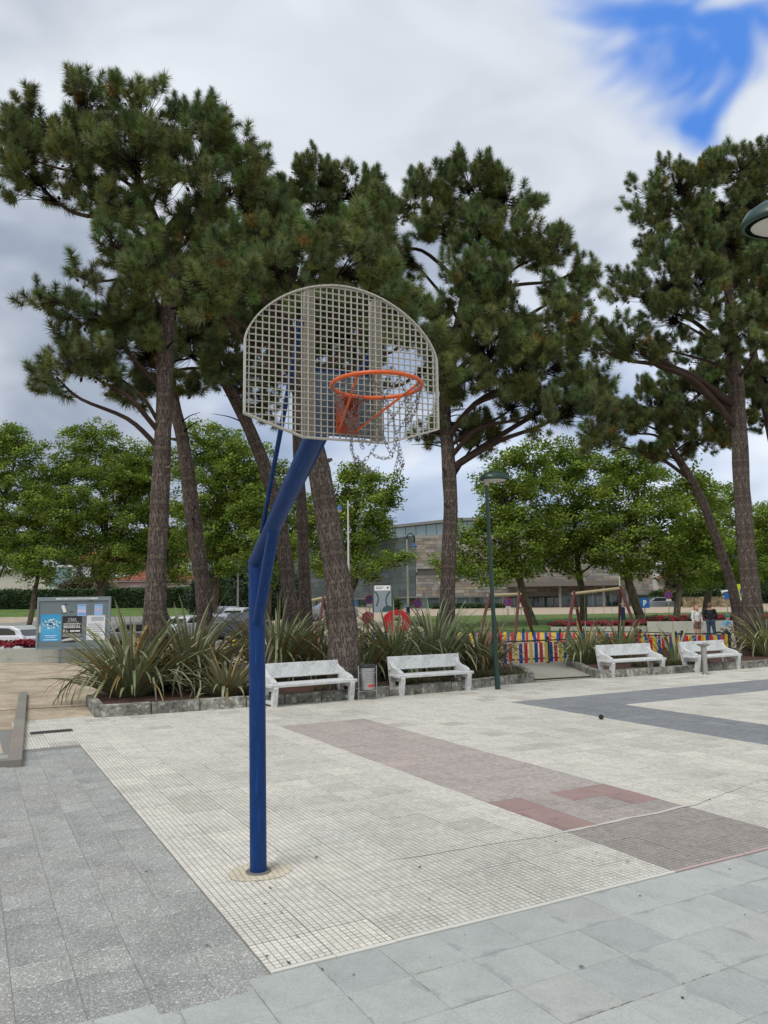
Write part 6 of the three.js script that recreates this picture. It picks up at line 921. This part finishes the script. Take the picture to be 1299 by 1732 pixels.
// yellow-green sign with a blue panel at right
{
  const c = [20.28,-44], y = hgt(c[0], c[1]), yt = [20.355,2.869,-44][1] - y, yb = [20.289,1.933,-44][1] - y, t = thing('crossing_sign', 'fluorescent yellow sign with a blue square between the right-hand pine trunks', 'sign', [c[0], y, c[1]], 0.35);
  const map = canvasTex(128, 220, (k, w, h) => { k.fillStyle = '#c8d61e'; k.fillRect(0, 0, w, h); k.fillStyle = '#24589c'; k.fillRect(26, 66, 62, 92); k.fillStyle = '#f0f4f4'; k.beginPath(); k.moveTo(57, 82); k.lineTo(80, 146); k.lineTo(34, 146); k.fill(); k.fillStyle = '#f0f0ea'; k.fillRect(10, h - 30, w - 20, 22); });
  part(t, 'plate', bx(0.72, yt - yb, 0.04, 0, (yt + yb) / 2, 0.05), std(0xffffff, 0.5, { map })); part(t, 'post', rod(V(0, -0.1, 0), V(0, yt + 0.05, 0), 0.04, 0.04, 10), std(srgb(160, 160, 158), 0.5));
}

// people: one continuous body, clothing as children
function blobMesh(bones, cell, k = 0.05) {
  const lo = V(1e9, 1e9, 1e9), hi = V(-1e9, -1e9, -1e9); for (const b of bones) for (const [p, r] of [[b[0], b[2]], [b[1], b[3]]]) { lo.min(V(p[0] - r, p[1] - r, p[2] - r)); hi.max(V(p[0] + r, p[1] + r, p[2] + r)); }
  lo.subScalar(0.05); hi.addScalar(0.05); const S = Math.max(hi.x - lo.x, hi.y - lo.y, hi.z - lo.z), n = Math.min(150, Math.ceil(S / cell)), mc = new MarchingCubes(n, new THREE.MeshBasicMaterial(), false, false, 90000); mc.isolation = 0;
  const c = lo.clone().add(hi).multiplyScalar(0.5), p = V(); const B = bones.map(b => { const a = A3(b[0]), d = A3(b[1]).sub(a); return [a, d, d.lengthSq() || 1e-9, b[2], b[3]]; });
  for (let z = 0; z < n; z++) for (let y = 0; y < n; y++) for (let x = 0; x < n; x++) {
    p.set(c.x + (x / (n / 2) - 1) * S / 2, c.y + (y / (n / 2) - 1) * S / 2, c.z + (z / (n / 2) - 1) * S / 2); let dd = 0.3;
    for (const [a, d, l2, r0, r1] of B) { const ex = p.x - a.x, ey = p.y - a.y, ez = p.z - a.z, t = clamp((ex * d.x + ey * d.y + ez * d.z) / l2), q = Math.hypot(ex - d.x * t, ey - d.y * t, ez - d.z * t) - mix(r0, r1, t); const h = Math.max(k - Math.abs(dd - q), 0) / k; dd = Math.min(dd, q) - h * h * k * 0.25; }
    mc.field[x + y * n + z * n * n] = -dd;
  }
  mc.update(); const cnt = mc.count ?? mc.geometry.drawRange.count, g = new THREE.BufferGeometry(); g.setAttribute('position', new THREE.BufferAttribute(mc.positionArray.slice(0, cnt * 3), 3)); g.setAttribute('normal', new THREE.BufferAttribute(mc.normalArray.slice(0, cnt * 3), 3)); g.scale(S / 2, S / 2, S / 2); g.translate(c.x, c.y, c.z); return g;
}
const skin = std(srgb(196, 150, 126), 0.6);
function person(pos, turn, label, J, cloth, s = 1, thin = 1) {
  const t = thing('person', label, 'person', [pos[0], pos[2] ?? hgt(pos[0], pos[1]), pos[1]], turn); t.scale.setScalar(s);
  const fing = (w, d) => { const l = []; const a = A3(w), dir = V(...d).normalize(), side = V(0, 0, 1); for (let i = 0; i < 4; i++) { const b = a.clone().addScaledVector(dir, 0.07).addScaledVector(side, (i - 1.5) * 0.019), m = b.clone().addScaledVector(dir, 0.045 - Math.abs(i - 1.4) * 0.006), e = m.clone().addScaledVector(dir, 0.03).add(V(0.006, 0, 0)); l.push([b.toArray(), m.toArray(), 0.0095, 0.009], [m.toArray(), e.toArray(), 0.009, 0.0075]); } const th = a.clone().addScaledVector(dir, 0.025).addScaledVector(side, 0.035), te = th.clone().addScaledVector(dir, 0.045).addScaledVector(side, 0.022); l.push([th.toArray(), te.toArray(), 0.0105, 0.009]); return l; };
  const bones = [[J.pelvis, J.chest, 0.125, 0.14], [J.chest, J.neck, 0.13, 0.06], [J.neck, J.head, 0.055, 0.085], [J.head, [J.head[0], J.head[1] + 0.07, J.head[2]], 0.085, 0.088], [[J.head[0] + 0.0, J.head[1] - 0.0, J.head[2] + 0.07], [J.head[0], J.head[1] - 0.03, J.head[2] + 0.1], 0.03, 0.016]];
  for (const q of ['L', 'R']) { bones.push([J.neck, J['sh' + q], 0.05, 0.06], [J['sh' + q], J['el' + q], 0.055, 0.042], [J['el' + q], J['wr' + q], 0.042, 0.028], [J['wr' + q], A3(J['wr' + q]).add(V(...J['hd' + q]).normalize().multiplyScalar(0.07)).toArray(), 0.028, 0.036], [J.pelvis, J['hip' + q], 0.11, 0.1], [J['hip' + q], J['kn' + q], 0.092, 0.06], [J['kn' + q], J['an' + q], 0.06, 0.038], [J['an' + q], J['to' + q], 0.045, 0.035]); }
  const body = blobMesh(bones.map((b, i) => i > 1 && i < 5 ? b : [b[0], b[1], b[2] * thin, b[3] * thin]), 0.016, 0.04), hands = merge([...fing(J.wrL, J.hdL), ...fing(J.wrR, J.hdR)].map(b => rod(A3(b[0]), A3(b[1]), b[2], b[3], 8)));
  for (const q of [-1, 1]) { }
  part(t, 'body', merge([body, hands]), skin);
  for (const [name, bn, m] of cloth(J)) part(t, name, blobMesh(bn, 0.017, 0.03), m);
  return t;
}
const stand = (o = {}) => ({ pelvis: [0, 0.93, 0], chest: [0, 1.25, 0], neck: [0, 1.46, 0.0], head: [0, 1.58, 0.02], shL: [-0.18, 1.4, 0], shR: [0.18, 1.4, 0], elL: [-0.26, 1.13, 0], elR: [0.26, 1.13, 0], wrL: [-0.24, 0.9, 0.08], wrR: [0.24, 0.9, 0.08], hdL: [0, -1, 0.1], hdR: [0, -1, 0.1], hipL: [-0.09, 0.9, 0], hipR: [0.09, 0.9, 0], knL: [-0.11, 0.48, 0.02], knR: [0.11, 0.48, 0.02], anL: [-0.12, 0.08, 0], anR: [0.12, 0.08, 0], toL: [-0.14, 0.035, 0.15], toR: [0.14, 0.035, 0.15], ...o });
const shirt = (J, sl) => [[J.pelvis, J.chest, 0.14, 0.155], [J.chest, [J.neck[0], J.neck[1] - 0.07, J.neck[2]], 0.145, 0.075], ...['L', 'R'].flatMap(q => [[[J.neck[0], J.neck[1] - 0.07, J.neck[2]], J['sh' + q], 0.07, 0.072], [J['sh' + q], J['el' + q], 0.07, 0.056], ...(sl ? [[J['el' + q], A3(J['el' + q]).lerp(A3(J['wr' + q]), 0.92).toArray(), 0.056, 0.04]] : [])])];
const trousers = (J, to) => ['L', 'R'].flatMap(q => { const kn = A3(J['kn' + q]), hp = A3(J['hip' + q]); return [[J.pelvis, J['hip' + q], 0.135, 0.118], [J['hip' + q], to < 1 ? hp.lerp(kn, to).toArray() : J['kn' + q], 0.108, to < 1 ? 0.1 : 0.075], ...(to < 1 ? [] : [[J['kn' + q], A3(J['kn' + q]).lerp(A3(J['an' + q]), 0.9).toArray(), 0.075, 0.058]])]; });
const shoes = (J) => ['L', 'R'].flatMap(q => [[[J['an' + q][0], 0.05, J['an' + q][2] - 0.03], J['to' + q], 0.052, 0.045]]);
const hairBob = (J) => [[[J.head[0], J.head[1] + 0.09, J.head[2] - 0.03], [J.head[0], J.head[1] + 0.05, J.head[2] - 0.05], 0.095, 0.1], [[J.head[0] - 0.06, J.head[1], J.head[2] - 0.06], [J.head[0] - 0.07, J.head[1] - 0.12, J.head[2] - 0.05], 0.06, 0.04], [[J.head[0] + 0.06, J.head[1], J.head[2] - 0.06], [J.head[0] + 0.07, J.head[1] - 0.12, J.head[2] - 0.05], 0.06, 0.04]];
const hairShort = (J) => [[[J.head[0], J.head[1] + 0.08, J.head[2] - 0.025], [J.head[0], J.head[1] + 0.03, J.head[2] - 0.045], 0.093, 0.092]];
person([...[15.427,-38.5], 0.0], 0.25, 'person in a white blouse and brown shorts standing by the white wall', stand({ elR: [0.27, 1.15, -0.03] }), (J) => [['blouse', shirt(J, true), std(srgb(222, 222, 220), 0.8)], ['shorts', trousers(J, 0.6), std(srgb(128, 106, 98), 0.9)], ['hair', hairBob(J), std(srgb(150, 110, 78), 0.8)], ['shoes', shoes(J), std(srgb(200, 196, 190), 0.7)]]);
person([...[15.893,-38], 0.0], 2.6, 'person in a dark jacket and jeans standing beside the child cyclist', stand({ knL: [-0.13, 0.48, 0.05], anL: [-0.17, 0.08, 0.0], toL: [-0.2, 0.035, 0.15], elL: [-0.27, 1.14, 0.04], wrL: [-0.12, 1.0, 0.2], elR: [0.27, 1.14, 0.04], wrR: [0.12, 1.0, 0.2], hdL: [1, -0.2, 0.2], hdR: [-1, -0.2, 0.2] }), (J) => [['jacket', shirt(J, true), std(srgb(28, 30, 36), 0.8)], ['jeans', trousers(J, 1), std(srgb(62, 80, 108), 0.9)], ['hair', hairShort(J), std(srgb(110, 84, 66), 0.8)], ['shoes', shoes(J), std(srgb(60, 56, 54), 0.7)]], 1.06);
// child on a bicycle, riding to the right
{
  const p = [15.77,-36], B = thing('bicycle', 'small dark bicycle ridden by the child in the turquoise helmet', 'bicycle', [p[0], 0, p[1]], 0.1), fm2 = std(srgb(50, 56, 64), 0.4, { metalness: 0.3 });
  for (const x of [-0.4, 0.42]) { const w = new THREE.TorusGeometry(0.25, 0.022, 8, 36); w.translate(x, 0.272, 0); const wh = part(B, 'wheel', w, tyre); const sp = []; for (let i = 0; i < 12; i++) { const a = i / 12 * 6.283; sp.push(rod(V(x, 0.272, 0), V(x + Math.cos(a) * 0.235, 0.272 + Math.sin(a) * 0.235, 0), 0.002, 0.002, 4)); } sp.push(rod(V(x, 0.272, -0.04), V(x, 0.272, 0.04), 0.018)); part(wh, 'spokes', merge(sp), rimM); }
  part(B, 'frame', merge([rod(V(-0.4, 0.272, 0), V(-0.08, 0.27, 0), 0.014), rod(V(-0.08, 0.27, 0), V(-0.16, 0.6, 0), 0.016), rod(V(-0.08, 0.27, 0), V(0.27, 0.6, 0), 0.018), rod(V(-0.14, 0.52, 0), V(0.27, 0.6, 0), 0.016), rod(V(-0.4, 0.272, 0), V(-0.14, 0.52, 0), 0.012), rod(V(0.42, 0.272, 0), V(0.25, 0.72, 0), 0.016)]), fm2);
  part(B, 'saddle', rbx(0.2, 0.04, 0.12, 0.018, -0.17, 0.62, 0), tyre); part(B, 'handlebar', merge([rod(V(0.25, 0.72, -0.24), V(0.25, 0.72, 0.24), 0.012), rod(V(0.25, 0.68, 0), V(0.25, 0.73, 0), 0.015)]), fm2);
  part(B, 'crank', merge([rod(V(-0.08, 0.27, -0.09), V(-0.08, 0.27, 0.09), 0.012), rod(V(-0.08, 0.27, 0.08), V(0.03, 0.2, 0.08), 0.01), rod(V(-0.08, 0.27, -0.08), V(-0.19, 0.34, -0.08), 0.01), bx(0.08, 0.02, 0.09, 0.04, 0.2, 0.12), bx(0.08, 0.02, 0.09, -0.2, 0.34, -0.12)]), fm2);
  // rider faces +x of the bicycle; local z of the figure is forward
  const J = { pelvis: [0, 0.71, -0.16], chest: [0, 0.92, -0.02], neck: [0, 1.05, 0.06], head: [0, 1.16, 0.09], shL: [0.13, 1.0, 0.05], shR: [-0.13, 1.0, 0.05], elL: [0.19, 0.86, 0.14], elR: [-0.19, 0.86, 0.14], wrL: [0.2, 0.76, 0.25], wrR: [-0.2, 0.76, 0.25], hdL: [0, -0.4, 0.5], hdR: [0, -0.4, 0.5], hipL: [0.08, 0.69, -0.15], hipR: [-0.08, 0.69, -0.15], knL: [0.09, 0.58, 0.12], knR: [-0.09, 0.48, 0.09], anL: [0.1, 0.41, -0.16], anR: [-0.1, 0.26, 0.0], toL: [0.1, 0.37, -0.05], toR: [-0.1, 0.22, 0.11] };
  const k = person([p[0], p[1], 0], 0.1 + Math.PI / 2, 'child in a light blue shirt and turquoise helmet riding a bicycle', J, (J) => [['shirt', shirt(J, false).map(b => [b[0], b[1], b[2] * 0.82, b[3] * 0.82]), std(srgb(138, 186, 214), 0.8)], ['shorts', trousers(J, 0.6).map(b => [b[0], b[1], b[2] * 0.85, b[3] * 0.85]), std(srgb(196, 190, 184), 0.9)], ['helmet', [[[0, 1.24, 0.07], [0, 1.23, 0.11], 0.105, 0.1]], std(srgb(40, 150, 130), 0.4)], ['shoes', ['L', 'R'].map(q => [J['an' + q], J['to' + q], 0.05, 0.045]), std(srgb(90, 90, 92), 0.7)]], 1, 0.68);
}

scene.updateMatrixWorld(true);
renderer.render(scene, camera);
